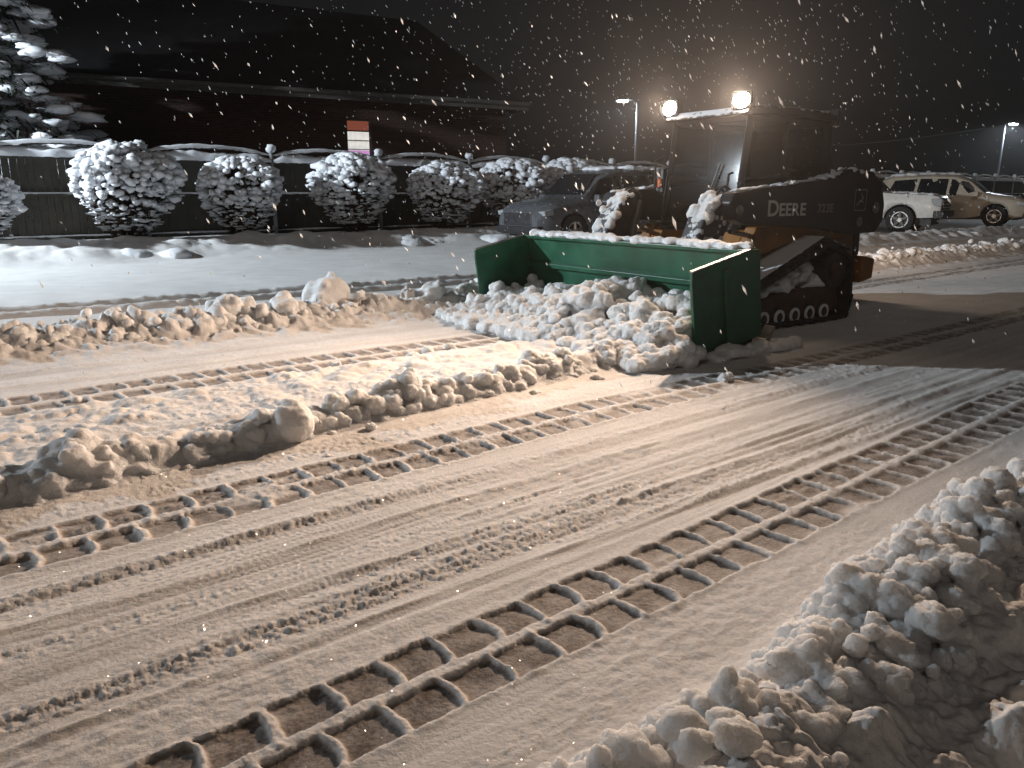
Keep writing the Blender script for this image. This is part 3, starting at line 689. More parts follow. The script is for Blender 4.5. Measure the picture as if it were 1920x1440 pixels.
# cab
def bar(mb, a, b, t): mb.tube([a, b], t, 4)
cabf = MB()
for sg in (1, -1):
    y = sg*0.47
    bar(cabf, (0.80, y, 0.90), (0.66, y, 1.99), 0.045); bar(cabf, (-0.70, y, 1.00), (-0.60, y, 1.99), 0.055); bar(cabf, (0.10, y, 1.35), (0.10, y, 1.99), 0.03)
    bar(cabf, (0.66, y, 1.99), (-0.60, y, 1.99), 0.05); bar(cabf, (0.77, y, 1.36), (-0.66, y, 1.42), 0.035)
bar(cabf, (0.66, -0.47, 1.99), (0.66, 0.47, 1.99), 0.05); bar(cabf, (-0.60, -0.47, 1.99), (-0.60, 0.47, 1.99), 0.05); bar(cabf, (0.80, -0.47, 0.93), (0.80, 0.47, 0.93), 0.05)
cab = cabf.build('cab_frame', M['charcoal'], LD, bevel=0.006)
MB().prism_y([(0.80, 2.00), (0.74, 2.07), (0.3, 2.095), (-0.55, 2.09), (-0.70, 2.05), (-0.70, 2.0)], -0.53, 0.53).build('cab_roof', M['charcoal_snowy'], LD, bevel=0.02)
for sg in (1, -1):
    MB().prism_y([(0.72, 0.92), (0.74, 1.34), (-0.64, 1.40), (-0.68, 0.97)], *sorted((sg*0.445, sg*0.485))).build('cab_side_wall', M['charcoal'], LD, bevel=0.008)
    MB().prism_y([(0.735, 1.39), (0.67, 1.945), (0.125, 1.945), (0.125, 1.40)], *sorted((sg*0.468, sg*0.474))).build('side_window', M['glass'], LD)
    MB().prism_y([(0.075, 1.41), (0.075, 1.945), (-0.57, 1.945), (-0.63, 1.44)], *sorted((sg*0.468, sg*0.474))).build('side_window', M['glass'], LD)
MB().add([(0.805, -0.44, 0.97), (0.805, 0.44, 0.97), (0.675, 0.44, 1.95), (0.675, -0.44, 1.95)], [(0, 1, 2, 3)]).build('front_door_glass', M['glass'], LD)
MB().tube([(0.83, 0.06, 1.02), (0.76, 0.22, 1.55)], 0.010, 6).build('wiper', M['dark_plastic'], LD)
MB().box(-0.66, -0.62, -0.44, 0.44, 1.0, 1.55).build('cab_rear_wall', M['charcoal'], LD)
seat = MB().box(-0.35, 0.15, -0.24, 0.24, 0.98, 1.12).box(-0.42, -0.28, -0.23, 0.23, 1.12, 1.72).build('operator_seat', M['seat'], LD, bevel=0.04)
MB().box(-0.22, 0.25, 0.26, 0.33, 1.22, 1.28).box(-0.22, 0.25, -0.33, -0.26, 1.22, 1.28).build('armrest', M['seat'], seat, bevel=0.02)
for sg in (1, -1):
    MB().tube([(0.84, sg*0.40, 1.0), (0.90, sg*0.40, 1.04), (0.84, sg*0.40, 1.45), (0.79, sg*0.40, 1.46)], 0.013, 8).build('grab_handle', M['charcoal'], LD)
# marker lamp with its bracket on the far cab post
mk = MB().box(0.74, 0.80, -0.60, -0.50, 1.28, 1.52).build('marker_bracket', M['charcoal'], LD, bevel=0.006)
MB().box(0.80, 0.825, -0.585, -0.515, 1.33, 1.42).build('amber_marker', M['amber'], mk, bevel=0.008)
MB().tube([(0.76, -0.51, 1.25), (0.84, -0.58, 1.30), (0.84, -0.58, 1.60), (0.76, -0.51, 1.66)], 0.012, 8).build('mirror_bracket', M['charcoal'], LD)
# work lamps
def work_lamp(x, y, z, fwd, tilt, name, turn=0.0, spread=150):
    hb = MB().box(-0.06, 0.045, -0.10, 0.10, -0.085, 0.085).build(name, M['charcoal'], LD, bevel=0.015)
    hb.location = (x, y, z); hb.rotation_euler = (0, tilt, turn if fwd > 0 else PI + turn)
    vs = [(0.052, 0, 0)] + [(0.047, 0.085*math.cos(2*PI*k/24), 0.072*math.sin(2*PI*k/24)) for k in range(24)]
    MB().add(vs, [(0, 1+k, 1+(k+1) % 24) for k in range(24)]).build('lamp_lens', M['lens'], hb)
    br = MB().tube([(-0.02, 0, -0.08), (-0.02, 0, -0.13)], 0.015, 8).build('lamp_bracket', M['charcoal'], hb)
    ld = bpy.data.lights.new('work_light', 'SPOT'); ld.energy = WORK_W if fwd > 0 else REAR_W; ld.color = WORK_COL; ld.spot_size = R(spread); ld.spot_blend = 1.0; ld.shadow_soft_size = 0.035
    lo = bpy.data.objects.new('work_light', ld); COL.objects.link(lo); lo.parent = hb; lo.location = (0.10, 0, 0); lo.rotation_euler = (0, R(-90), 0)
    return hb
work_lamp(0.74, 0.43, 2.12, 1, R(-4), 'work_lamp', R(18), 114); work_lamp(0.74, -0.47, 2.12, 1, R(-4), 'work_lamp', R(5), 114)
work_lamp(-0.74, 0.40, 2.04, -1, R(3), 'rear_work_lamp', R(22), 62); work_lamp(-0.74, -0.40, 2.04, -1, R(3), 'rear_work_lamp', R(22), 62)
MB().tube([(-0.4, -0.3, 2.09), (-0.4, -0.3, 2.30)], 0.006, 6).build('antenna', M['dark_plastic'], LD)

# ------------------------------------------------------------------ snow pusher
PW, PD, PH, PT = 3.025, 0.70, 0.715, 0.14
hd = Vector((-math.sin(LT), -math.cos(LT), 0)); lf = Vector((math.cos(LT), -math.sin(LT), 0))
pb = Vector((1.999, 6.294, 0.0)) - lf*PW/2; 
PU = empty('snow_pusher', (pb.x, pb.y, 0.125), (0, PT, LYAW))
tag(PU, 'green steel box snow pusher full of snow in front of the loader', 'snow pusher')
MB().box(-0.03, 0.0, -PW/2+0.03, PW/2-0.03, 0.10, PH).build('back_plate', M['green'], PU, bevel=0.004)
MB().box(-0.02, 0.022, -PW/2+0.03, PW/2-0.03, -0.02, 0.13).build('cutting_edge', M['rubber'], PU, bevel=0.004)
MB().prism_y([(-0.09, PH-0.002), (-0.09, PH+0.035), (0.045, PH+0.035), (0.045, PH-0.002)], -PW/2+0.03, PW/2-0.03).build('top_flange', M['green'], PU, bevel=0.006)
MB().prism_y([(0.0, 0.395), (0.05, 0.41), (0.05, 0.455), (0.0, 0.47)], -PW/2+0.032, PW/2-0.032).build('stiffener_rail', M['green'], PU, bevel=0.004)
for k in range(6):
    y = -PW/2 + 0.3 + k*(PW-0.6)/5
    MB().prism_y([(-0.031, 0.08), (-0.031, PH-0.03), (-0.08, PH-0.03), (-0.22, 0.10)], y-0.012, y+0.012).build('rear_gusset', M['green'], PU)
for sg in (1, -1):
    ys = sorted((sg*(PW/2-0.028), sg*PW/2))
    sp = MB().prism_y([(-0.10, 0.02), (-0.10, PH+0.02), (0.0, PH+0.035), (PD, PH-0.01), (PD+0.01, PH-0.10), (PD, -0.015)], *ys).build('side_plate', M['green'], PU, bevel=0.005)
    yt = sorted((sg*(PW/2-0.034), sg*(PW/2+0.006)))
    MB().prism_y([(0.02, PH+0.034), (0.02, PH+0.042), (PD, PH-0.002), (PD, PH-0.012)], *yt).build('worn_top_edge', M['steel'], sp)
    yk = sorted((sg*(PW/2-0.06), sg*(PW/2+0.035)))
    MB().prism_y([(-0.25, 0.06), (-0.16, -0.035), (PD+0.02, -0.035), (PD+0.12, 0.06), (PD+0.10, 0.07), (PD, -0.014), (-0.12, -0.014), (-0.22, 0.07)], *yk).build('skid_shoe', M['steel'], sp, bevel=0.004)
    MB().prism_y([(0.30, 0.05), (0.36, 0.05), (0.36, PH-0.06), (0.30, PH-0.05)], *sorted((sg*(PW/2+0.001), sg*(PW/2+0.028)))).build('side_rib', M['green'], sp, bevel=0.004)
MB().box(-0.30, -0.032, -0.52, 0.52, 0.06, 0.52).build('coupler_box', M['charcoal_snowy'], PU, bevel=0.02)
C = []; S = []
for q in range(150):
    y = RNG.uniform(-PW/2+0.05, PW/2-0.03); r = RNG.uniform(0.022, 0.05)
    C.append((RNG.uniform(-0.07, 0.02), y, PH+0.036 + r*0.25)); S.append((r*1.1, r*1.7, r*0.7))
fused('flange_snow', np.array(C), np.array(S), 0.012, M['snow'], PU, 0.012, 12)
# snow rolling inside and ahead of the pusher
C = []; S = []
for q in range(1250):
    y = RNG.uniform(-PW/2+0.10, PW/2-0.10); x = RNG.uniform(0.06, 1.30)
    top = np.interp(x, [0.0, 0.35, 0.75, 1.05, 1.3], [0.46, 0.50, 0.42, 0.21, 0.05]) * (0.86 + 0.14*math.sin(y*3.1+1) + 0.08*math.sin(y*7.3) + 0.10*y)
    r = RNG.uniform(0.04, 0.09); z = RNG.uniform(-0.02, 1) * max(top - r, 0.02)
    C.append((x, y, z + 0.02)); S.append((r, r, r*0.85))
for q in range(260):                      # spilling round the front of the near side plate
    x = RNG.uniform(0.72, 1.38); y = RNG.uniform(0.9, 1.66) - 0.25*max(0, x-1.1); r = RNG.uniform(0.035, 0.08)
    top = 0.30*(1 - abs(x-0.95)/0.55)*(1 - 0.5*abs(y-1.3)); C.append((x, y, RNG.uniform(0, 1)*max(top-r, 0.02)+0.02)); S.append((r, r, r*0.85))
C, S = cauliflower(np.array(C), np.array(S), 3000, (0.018, 0.045), 1800, (0.012, 0.022))
yk = np.abs(C[:, 1]) < PW/2 - 0.05; yk |= C[:, 0] > PD+0.10
pile = fused('pushed_snow_pile', C[yk], S[yk], 0.0120, M['plowed'], None, 0.018, 16, crumb=0.003, cfreq=55, smooth_n=4)
pile.location = (pb.x, pb.y, 0.045); pile.rotation_euler = (0, 0, LYAW)
tag(pile, 'heap of churned grey-white snow rolling inside the green pusher', 'snow pile', kind='stuff')
# snow trailing from the shoe of the near side plate
C = []; S = []
for q in range(60):
    x = RNG.uniform(-0.55, 0.62); r = RNG.uniform(0.03, 0.06)
    C.append((x, PW/2 + RNG.uniform(0.02, 0.16), RNG.uniform(0, 0.05)*(1+0.5*x))); S.append((r*1.4, r, r*0.7))
C, S = cauliflower(np.array(C), np.array(S), 160, (0.015, 0.03), 100, (0.01, 0.016))
tr = fused('trailing_snow', C, S, 0.013, M['plowed'], None, 0.008, 14); tr.location = (pb.x, pb.y, 0.045); tr.rotation_euler = (0, 0, LYAW)
tag(tr, 'narrow trail of snow curling off the near side plate of the pusher', 'snow', kind='stuff')

# ------------------------------------------------------------------ fence
FW = 18.5; PS0, PSTEP, NP_ = 1.79 - 2*2.9, 2.9, 24; FB = 0.30
fence = empty('board_fence', lane(PS0, FW, FB), (0, 0, LANE_YAW))      # local x along the fence, local -y faces the road
tag(fence, 'long dark board fence with metal posts and scalloped snow-capped top rails', 'fence')
def bumpy_strip(L, ry, zf, thick, seed, n=56, m_=9):
    """snow lying along a rail: half-round section with uneven thickness"""
    X, J = np.meshgrid(np.linspace(0, L, n+1), np.arange(m_), indexing='ij'); I = np.arange(n+1)[:, None]
    E_ = np.minimum(1.0, 6*np.minimum(I, n-I)/n + 0.35); G = PI*J/(m_-1)
    K = 1 + 0.35*perlin(X*2.2+seed, J*0.5, 1.0) + 0.15*perlin(X*7+seed, J*0.9, 4.0)
    Z = np.array([zf(t) for t in np.linspace(0, 1, n+1)])[:, None]
    Z = Z + np.where((J > 0) & (J < m_-1), thick*E_*K*np.sin(G), -0.035*np.abs(perlin(X*6+seed, 3.3+J)))
    V = np.stack([X, -ry*np.cos(G)*(1+0.25*perlin(X*3+seed, 7.7)), Z], -1).reshape(-1, 3)
    return V, [(i*m_+j, (i+1)*m_+j, (i+1)*m_+j+1, i*m_+j+1) for i in range(n) for j in range(m_-1)]
arch = lambda t: 1.86 + 0.13*math.sin(PI*t)
pan = MB()
bw = (PSTEP-0.10)/20
for k in range(20): pan.box(0.05+k*bw+0.003, 0.05+(k+1)*bw-0.003, 0.045+0.004*(k % 3), 0.065, 0.03, 1.72+0.0*k)
pan_me = None; rail_me = None; cap_me = []; arch_me = None; line_me = []; post_me = None; bead_me = []
protos = {}
def share(name, key, mb, m, parent, smooth=False, bevel=0.0):
    if key not in protos:
        o = mb().build(name, m, parent, smooth, bevel); protos[key] = o; return o
    o = protos[key].copy(); COL.objects.link(o); o.parent = parent; return o
for i in range(NP_):
    x = i*PSTEP
    p = share('post', 'post', lambda: MB().tube([(0, 0, -0.4), (0, 0, 1.96)], 0.045, 12), M['galv'], fence, True); p.location = (x, -0.03, 0)
    v = i % 3
    def bead():
        V, F_ = blobs([(0, 0, 0)], [(0.12, 0.11, 0.10)], 2, 0.4); return MB().add(V, [tuple(q) for q in F_])
    b = share('post_snow_cap', 'bead%d' % v, bead, M['far_snow'], fence, True); b.location = (x, -0.03, 2.03)
    if i == NP_-1: break
    q = share('board_panel', 'panel', lambda: pan, M['fence'], fence); q.location = (x, 0, 0)
    for rz, nm in ((0.14, 'bottom'), (1.0, 'mid'), (1.72, 'top')):
        r_ = share('rail', 'rail'+nm, lambda: MB().box(0.04, PSTEP-0.04, -0.05, 0.043, rz-0.045, rz), M['fence'], fence); r_.location = (x, 0, 0)
        if rz < 1.5:
            ln = share('rail_snow', 'line%s%d' % (nm, v), lambda: MB().add(*bumpy_strip(PSTEP-0.12, 0.045, lambda t: rz, 0.028, 11.0*v + rz, 36, 7)), M['far_snow'], fence, True); ln.location = (x+0.06, -0.005, 0.002)
    cp = share('snow_cap', 'cap%d' % v, lambda: MB().add(*bumpy_strip(PSTEP-0.06, 0.14, lambda t: 1.722, 0.18, 31.0*v)), M['far_snow'], fence, True); cp.location = (x+0.03, 0.0, 0)
    ar = share('arched_rail', 'arch', lambda: MB().tube([(PSTEP*t, 0, arch(t)) for t in np.linspace(0.015, 0.985, 17)], 0.022, 8), M['fence'], fence, True); ar.location = (x, 0, 0)
    a2 = share('arch_snow', 'archsnow%d' % v, lambda: MB().add(*bumpy_strip(PSTEP-0.08, 0.05, lambda t: arch(t)+0.012, 0.075, 57.0*v)), M['far_snow'], fence, True); a2.location = (x+0.04, 0, 0)

# ------------------------------------------------------------------ shrubs
def shrub_proto(seed):
    rg = np.random.default_rng(seed)
    tw = MB()
    for k in range(7):
        g = rg.uniform(0, 2*PI); rr_ = rg.uniform(0.02, 0.1)
        tw.tube([(0.06*math.cos(g), 0.06*math.sin(g), -0.1), (0.14*math.cos(g), 0.14*math.sin(g), 0.35), (0.32*math.cos(g+.3), 0.32*math.sin(g+.3), 0.8)], [0.028, 0.022, 0.012], 6)
    C, S, Y = [], [], []
    T = MB()
    def prof(z):    # crown radius by height (unit shrub: 1.75 tall, about 0.95 radius)
        return 0.96*np.interp(z, [0.18, 0.45, 0.85, 1.2, 1.5, 1.72], [0.34, 0.62, 0.90, 0.98, 0.78, 0.25])
    for k in range(1500):
        z = rg.uniform(0.22, 1.72); a_ = rg.uniform(0, 2*PI); f = rg.uniform(0.35, 1.0)**0.45; r0 = prof(z)*f*(1 + 0.10*math.sin(3*a_+seed) + 0.06*math.sin(7*a_))
        x, y = r0*math.cos(a_), r0*math.sin(a_)
        big = (z-0.5)/1.2 + rg.normal(0, 0.15)
        if k % 2 == 0:
            T.tube([(x*0.55, y*0.55, z-0.22), (x*1.02, y*1.02, z-0.03)], [0.007, 0.003], 3, False)
        if big > 0.25:
            r = rg.uniform(0.04, 0.115)*(0.65+0.5*min(big, 1)); C.append((x, y, z)); S.append((r*rg.uniform(0.9, 1.6), r*1.1, r*0.8)); Y.append(a_)
        elif rg.uniform() < 0.75:
            r = rg.uniform(0.012, 0.026); C.append((x, y, z)); S.append((rg.uniform(0.06, 0.15), r*1.5, r)); Y.append(a_ + rg.normal(0, 0.7))
    V, F_ = blobs(np.array(C), np.array(S), 1, 0.45, 1.8, np.array(Y))
    root = empty('shrub')
    tw.build('stem', M['bark'], root); T.build('crown', M['twig'], root)
    link('snow_load', np_mesh('snow_load', V, F_), M['far_snow'], root)
    # dense inner twigs and dry leaves
    n = 2600; z = rg.uniform(0.25, 1.6, n); a_ = rg.uniform(0, 2*PI, n); f = rg.uniform(0.05, 0.7, n)**0.5; r0 = np.interp(z, [0.18, 0.45, 0.85, 1.2, 1.5, 1.72], [0.34, 0.62, 0.90, 0.98, 0.78, 0.25])*0.93*f
    P = np.stack([r0*np.cos(a_), r0*np.sin(a_), z], 1); d1 = rg.normal(size=(n, 3))*0.045; d2 = rg.normal(size=(n, 3))*0.018
    V = np.stack([P-d1-d2, P+d1-d2, P+d1+d2, P-d1+d2], 1).reshape(-1, 3)
    link('dry_leaves', np_mesh('dry_leaves', V, np.arange(4*n).reshape(-1, 4)), M['twig'], root)
    return root
SHR = [shrub_proto(s_) for s_ in (11, 12, 13)]
def px_lane(px, w):          # lane position s where a vertical line at this image column meets distance w
    k = (px - 960)/1450; y = w/(UX - k*UY); return k*y*UX + y*UY
shr = [(-30, 17.0, 0.80, 'partly cropped snowy shrub at the left edge beside a fence post'),
       (252, 17.2, 1.05, 'brightest and fullest snow-laden round shrub, second from the left edge'),
       (466, 17.3, 0.99, 'round snowy shrub just right of the brightest one, left of the lit window'),
       (670, 17.3, 1.06, 'snowy shrub directly below the lit window'),
       (832, 17.3, 1.04, 'dim snowy shrub just right of the one below the lit window'),
       (962, 17.3, 1.02, 'dim round shrub standing above the green pusher far corner'),
       (1062, 17.3, 1.10, 'warm-lit shrub beside the hood of the dark grey SUV')]
for i, (px, w_, sc_, lb) in enumerate(shr):
    pr = SHR[i % 3]; o = pr if i < 3 else copy_tree(pr)
    o.location = lane(px_lane(px, w_), w_, 0.36); o.scale = (sc_*(1.0, 1.04, 0.95, 1.02, 0.93, 1.05, 1.0)[i], sc_, sc_*(0.97, 1.03, 0.98, 1.0, 0.94, 1.04, 1.0)[i]); o.rotation_euler = (0.04*math.sin(i*2.1), 0.05*math.cos(i*3.3), i*1.9)
    tag(o, lb, 'shrub', 'snow-covered shrubs along the fence')

# ------------------------------------------------------------------ building behind the fence
d1 = Vector((0.871, 0.491, 0)); d2 = Vector((-0.491, 0.871, 0))
B = empty('brick_building', (-0.2, 27.9, 0.2), (0, 0, math.atan2(d1.y, d1.x)))     # local origin: corner on the right, -x along the front
tag(B, 'dark brick building with a tall shingled hip roof and one lit window', 'building')
EZ = 4.05; BL, BD = 30.0, 7.2
def brick_mat():
    m, n, l, p = nodes_mat('brown_brick')
    tc = n.new('ShaderNodeTexCoord'); mp = n.new('ShaderNodeMapping'); mp.inputs['Rotation'].default_value = (R(90), 0, 0)
    l.new(tc.outputs['Object'], mp.inputs[0]); b = n.new('ShaderNodeTexBrick'); l.new(mp.outputs[0], b.inputs['Vector'])
    b.inputs['Color1'].default_value = (0.085, 0.036, 0.026, 1); b.inputs['Color2'].default_value = (0.06, 0.027, 0.02, 1); b.inputs['Mortar'].default_value = (0.07, 0.06, 0.052, 1)
    b.inputs['Scale'].default_value = 1.0; b.inputs['Brick Width'].default_value = 0.22; b.inputs['Row Height'].default_value = 0.075; b.inputs['Mortar Size'].default_value = 0.008
    l.new(b.outputs['Color'], p.inputs['Base Color']); p.inputs['Roughness'].default_value = 0.9
    bu = n.new('ShaderNodeBump'); bu.inputs['Distance'].default_value = 0.008; l.new(b.outputs['Fac'], bu.inputs['Height']); bu.invert = True; l.new(bu.outputs[0], p.inputs['Normal'])
    return m
M['brick'] = brick_mat()
WX = -5.25                                   # window centre along the front
wx0, wx1, wz0, wz1 = WX-0.40, WX+0.40, 2.15, 3.35
wl_ = MB()
wl_.box(-BL, wx0, 0, 0.3, -0.5, EZ).box(wx1, 0, 0, 0.3, -0.5, EZ).box(wx0, wx1, 0, 0.3, -0.5, wz0).box(wx0, wx1, 0, 0.3, wz1, EZ)
wl_.box(-BL, 0, BD-0.3, BD, -0.5, EZ).box(-0.3, 0, 0.3, BD-0.3, -0.5, EZ)
wl_.build('wall', M['brick'], B)
ov = 0.55; RZ = 7.15; a_ = 1.7
rf = MB().add([(ov, -ov, EZ-0.02), (ov, BD+ov, EZ-0.02), (-BL, BD+ov, EZ-0.02), (-BL, -ov, EZ-0.02), (-a_, BD/2, RZ), (-BL, BD/2, RZ)],
              [(3, 0, 4, 5), (0, 1, 4), (1, 2, 5, 4), (2, 3, 5), (0, 3, 2, 1)]).build('roof', M['shingle'], B)
MB().box(-BL, ov, -ov-0.03, -ov-0.003, EZ-0.22, EZ+0.02).box(ov+0.003, ov+0.03, -ov, BD+ov, EZ-0.22, EZ+0.02).build('fascia', M['fascia'], rf)
MB().tube([(-BL, -ov-0.10, EZ-0.03), (ov, -ov-0.10, EZ-0.03)], 0.065, 8).build('gutter', M['fascia'], rf)
win = MB()
for (a0, a1, b0, b1) in ((wx0, wx1, wz0, wz0+0.05), (wx0, wx1, wz1-0.05, wz1), (wx0, wx0+0.05, wz0+0.05, wz1-0.05), (wx1-0.05, wx1, wz0+0.05, wz1-0.05), (wx0+0.05, wx1-0.05, 2.98, 3.02)):
    win.box(a0, a1, 0.08, 0.15, b0, b1)
win = win.build('window', M['fascia'], B)
def lit_room():
    m, n, l, p = nodes_mat('lit_shop_window'); n.remove(p)
    tc = n.new('ShaderNodeTexCoord'); sp = n.new('ShaderNodeSeparateXYZ'); l.new(tc.outputs['Generated'], sp.inputs[0])
    cr = n.new('ShaderNodeValToRGB'); e = cr.color_ramp.elements; cr.color_ramp.interpolation = 'CONSTANT'
    e[0].position = 0; e[0].color = (0.55, 0.45, 0.8, 1); e[1].position = 0.16; e[1].color = (0.75, 0.35, 0.7, 1)
    for pos, c in ((0.28, (0.9, 0.88, 0.85, 1)), (0.42, (0.95, 0.93, 0.86, 1)), (0.62, (0.7, 0.66, 0.6, 1)), (0.68, (1.0, 0.97, 0.9, 1))):
        q = e.new(pos); q.color = c
    l.new(sp.outputs['Z'], cr.inputs[0])
    nz = n.new('ShaderNodeTexNoise'); nz.inputs['Scale'].default_value = 5; l.new(tc.outputs['Generated'], nz.inputs['Vector'])
    mu = n.new('ShaderNodeMix'); mu.data_type = 'RGBA'; mu.blend_type = 'MULTIPLY'; mu.inputs[0].default_value = 0.5
    l.new(cr.outputs[0], mu.inputs[6]); l.new(nz.outputs['Fac'], mu.inputs[7])
    em = n.new('ShaderNodeEmission'); em.inputs[1].default_value = 1.0; l.new(mu.outputs[2], em.inputs[0]); l.new(em.outputs[0], n['Material Output'].inputs['Surface']); return m
MB().box(wx0+0.05, wx1-0.05, 0.10, 0.12, wz0+0.05, 2.98).build('lower_pane', lit_room(), win)
MB().box(wx0+0.05, wx1-0.05, 0.10, 0.12, 3.02, wz1-0.05).build('upper_pane', emit_mat('red_blind_glow', (0.55, 0.16, 0.10), 0.35), win)
mun = MB()
for z in (2.45, 2.72): mun.box(wx0+0.05, wx1-0.05, 0.085, 0.10, z-0.012, z+0.012)
mun.build('muntin', M['fascia'], win)

# ------------------------------------------------------------------ conifers
def conifer(seed, H=8.5, RB=2.3):
    rg = np.random.default_rng(seed); root = empty('snowy_evergreen')
    MB().tube([(0, 0, -0.3), (0.05, 0, H*0.4), (0, 0.04, H)], [0.20, 0.12, 0.02], 10).build('trunk', M['bark'], root, True)
    br = MB(); NV = []; C = []; S = []; Y = []
    z = 0.5
    while z < H-0.3:
        t = z/H; L0 = RB*(1-t)**0.8 + 0.12
        for k in range(7):
            a_ = rg.uniform(0, 2*PI); L = L0*rg.uniform(0.75, 1.1); c, s_ = math.cos(a_), math.sin(a_)
            P = [np.array((c*L*q, s_*L*q, z + 0.10*L*q - 0.42*L*q*q)) for q in np.linspace(0, 1, 6)]
            br.tube([tuple(p) for p in P], [0.03*(1-t)+0.012, 0.025*(1-t)+.01, 0.018, 0.013, 0.009, 0.004], 4, False)
            for q in np.linspace(0.22, 1.0, 9):
                p = np.array((c*L*q, s_*L*q, z + 0.10*L*q - 0.42*L*q*q)); wd = 0.34*L*(1.05-q)+0.10
                for _ in range(9):
                    o_ = rg.normal(0, 1, 3)*np.array((wd*0.6, wd*0.6, 0.05)); d = rg.normal(0, 1, 3)*0.05 + np.array((c, s_, -0.35))*0.12; e = np.cross(d, (0, 0, 1)); e = e/np.linalg.norm(e)*0.03
                    NV += [p+o_-d-e, p+o_+d-e*0.3, p+o_+d+e*0.3, p+o_-d+e]
                if rg.uniform() < 0.8:
                    r = rg.uniform(0.12, 0.27)*(0.5+0.5*(1-t)); C.append(p + np.array((rg.normal(0, wd*0.35), rg.normal(0, wd*0.35), 0.05))); S.append((r*1.7, r*1.25, r*0.6)); Y.append(a_+rg.normal(0, .3))
        z += 0.36
    br.build('branches', M['bark'], root)
    link('crown', np_mesh('crown', np.array(NV), np.arange(len(NV)).reshape(-1, 4)), M['needles'], root)
    V, F_ = blobs(np.array(C), np.array(S), 2, 0.5, 1.6, np.array(Y)); link('snow_load', np_mesh('snow_load', V, F_), M['far_snow'], root)
    return root
ev = conifer(3, 8.5, 2.9); ev.location = (-11.6, 17.9, 0.2)
tag(ev, 'tall evergreen with snow-laden drooping boughs in the upper left corner', 'tree')
ev2 = conifer(8, 7.0, 2.4)
for i, (px, w_, sc_, lb) in enumerate(((1905, 21.0, 0.55, 'small snowy evergreen behind the fence at the right edge'), 
                                    (1930, 44.0, 1.5, 'tall dark evergreen beyond the street lamp at the right edge'),)):
    o = ev2 if i == 0 else copy_tree(ev2); o.location = lane(px_lane(px, w_), w_, 0.0); o.scale = (sc_,)*3; o.rotation_euler = (0, 0, 1.1*i)
    tag(o, lb, 'tree', 'evergreens beyond the fence on the right')

# ------------------------------------------------------------------ street lamps
def lamp_proto():
    root = empty('street_lamp')
    MB().tube([(0, 0, -0.2), (0, 0, 3.0), (0, 0, 6.3)], [0.085, 0.075, 0.06], 14).build('pole', M['lamp_pole'], root, True)
    MB().tube([(0, 0, 6.3), (0.25, 0, 6.42), (0.6, 0, 6.45)], [0.045, 0.04, 0.035], 10).build('arm', M['lamp_pole'], root, True)
    hd_ = MB().prism_y([(0.45, 6.42), (0.5, 6.52), (1.15, 6.50), (1.22, 6.44), (1.2, 6.41)], -0.17, 0.17).build('lamp_head', M['lamp_pole'], root, bevel=0.015)
    MB().prism_y([(0.56, 6.41), (0.62, 6.34), (1.08, 6.34), (1.15, 6.41)], -0.13, 0.13).build('led_panel', M['led'], hd_)
    MB().box(-0.2, 0.2, -0.2, 0.2, -0.2, 0.06).build('base', M['lamp_pole'], root, bevel=0.03)
    return root
LP0 = lamp_proto()
def place_lamp(o, loc, yaw, label, watts, aim=None, spread=176):
    o.location = loc; o.rotation_euler = (0, 0, yaw); tag(o, label, 'street lamp', 'lit parking-lot lamps')
    ld = bpy.data.lights.new('led_light', 'SPOT'); ld.energy = watts; ld.color = LED_COL; ld.spot_size = R(spread); ld.spot_blend = 0.15 if aim is None else 1.0; ld.shadow_soft_size = 0.2
    lo = bpy.data.objects.new('led_light', ld); COL.objects.link(lo); lo.parent = o; lo.location = (0.86, 0, 6.33)
    if aim: lo.rotation_euler = (Matrix.Rotation(-yaw, 3, 'Z') @ Vector(aim)).to_track_quat('-Z', 'Y').to_euler()
    return o
lamps = [LP0, copy_tree(LP0), copy_tree(LP0)]
place_lamp(lamps[0], (7.05, 46.0, 0), R(160), 'lit street lamp showing behind the loader left of its roof lamps', LED_W)
place_lamp(lamps[1], (37.0, 61.0, 0), R(20), 'lit street lamp above the snowy fence at the far right', LED_W*4)
place_lamp(lamps[2], (-19.5, 8.5, 0.1), R(10), 'lit lot lamp beyond the left edge that lights the shrubs', LED_W*22, (14.5, 5.6, -5.6), 98)

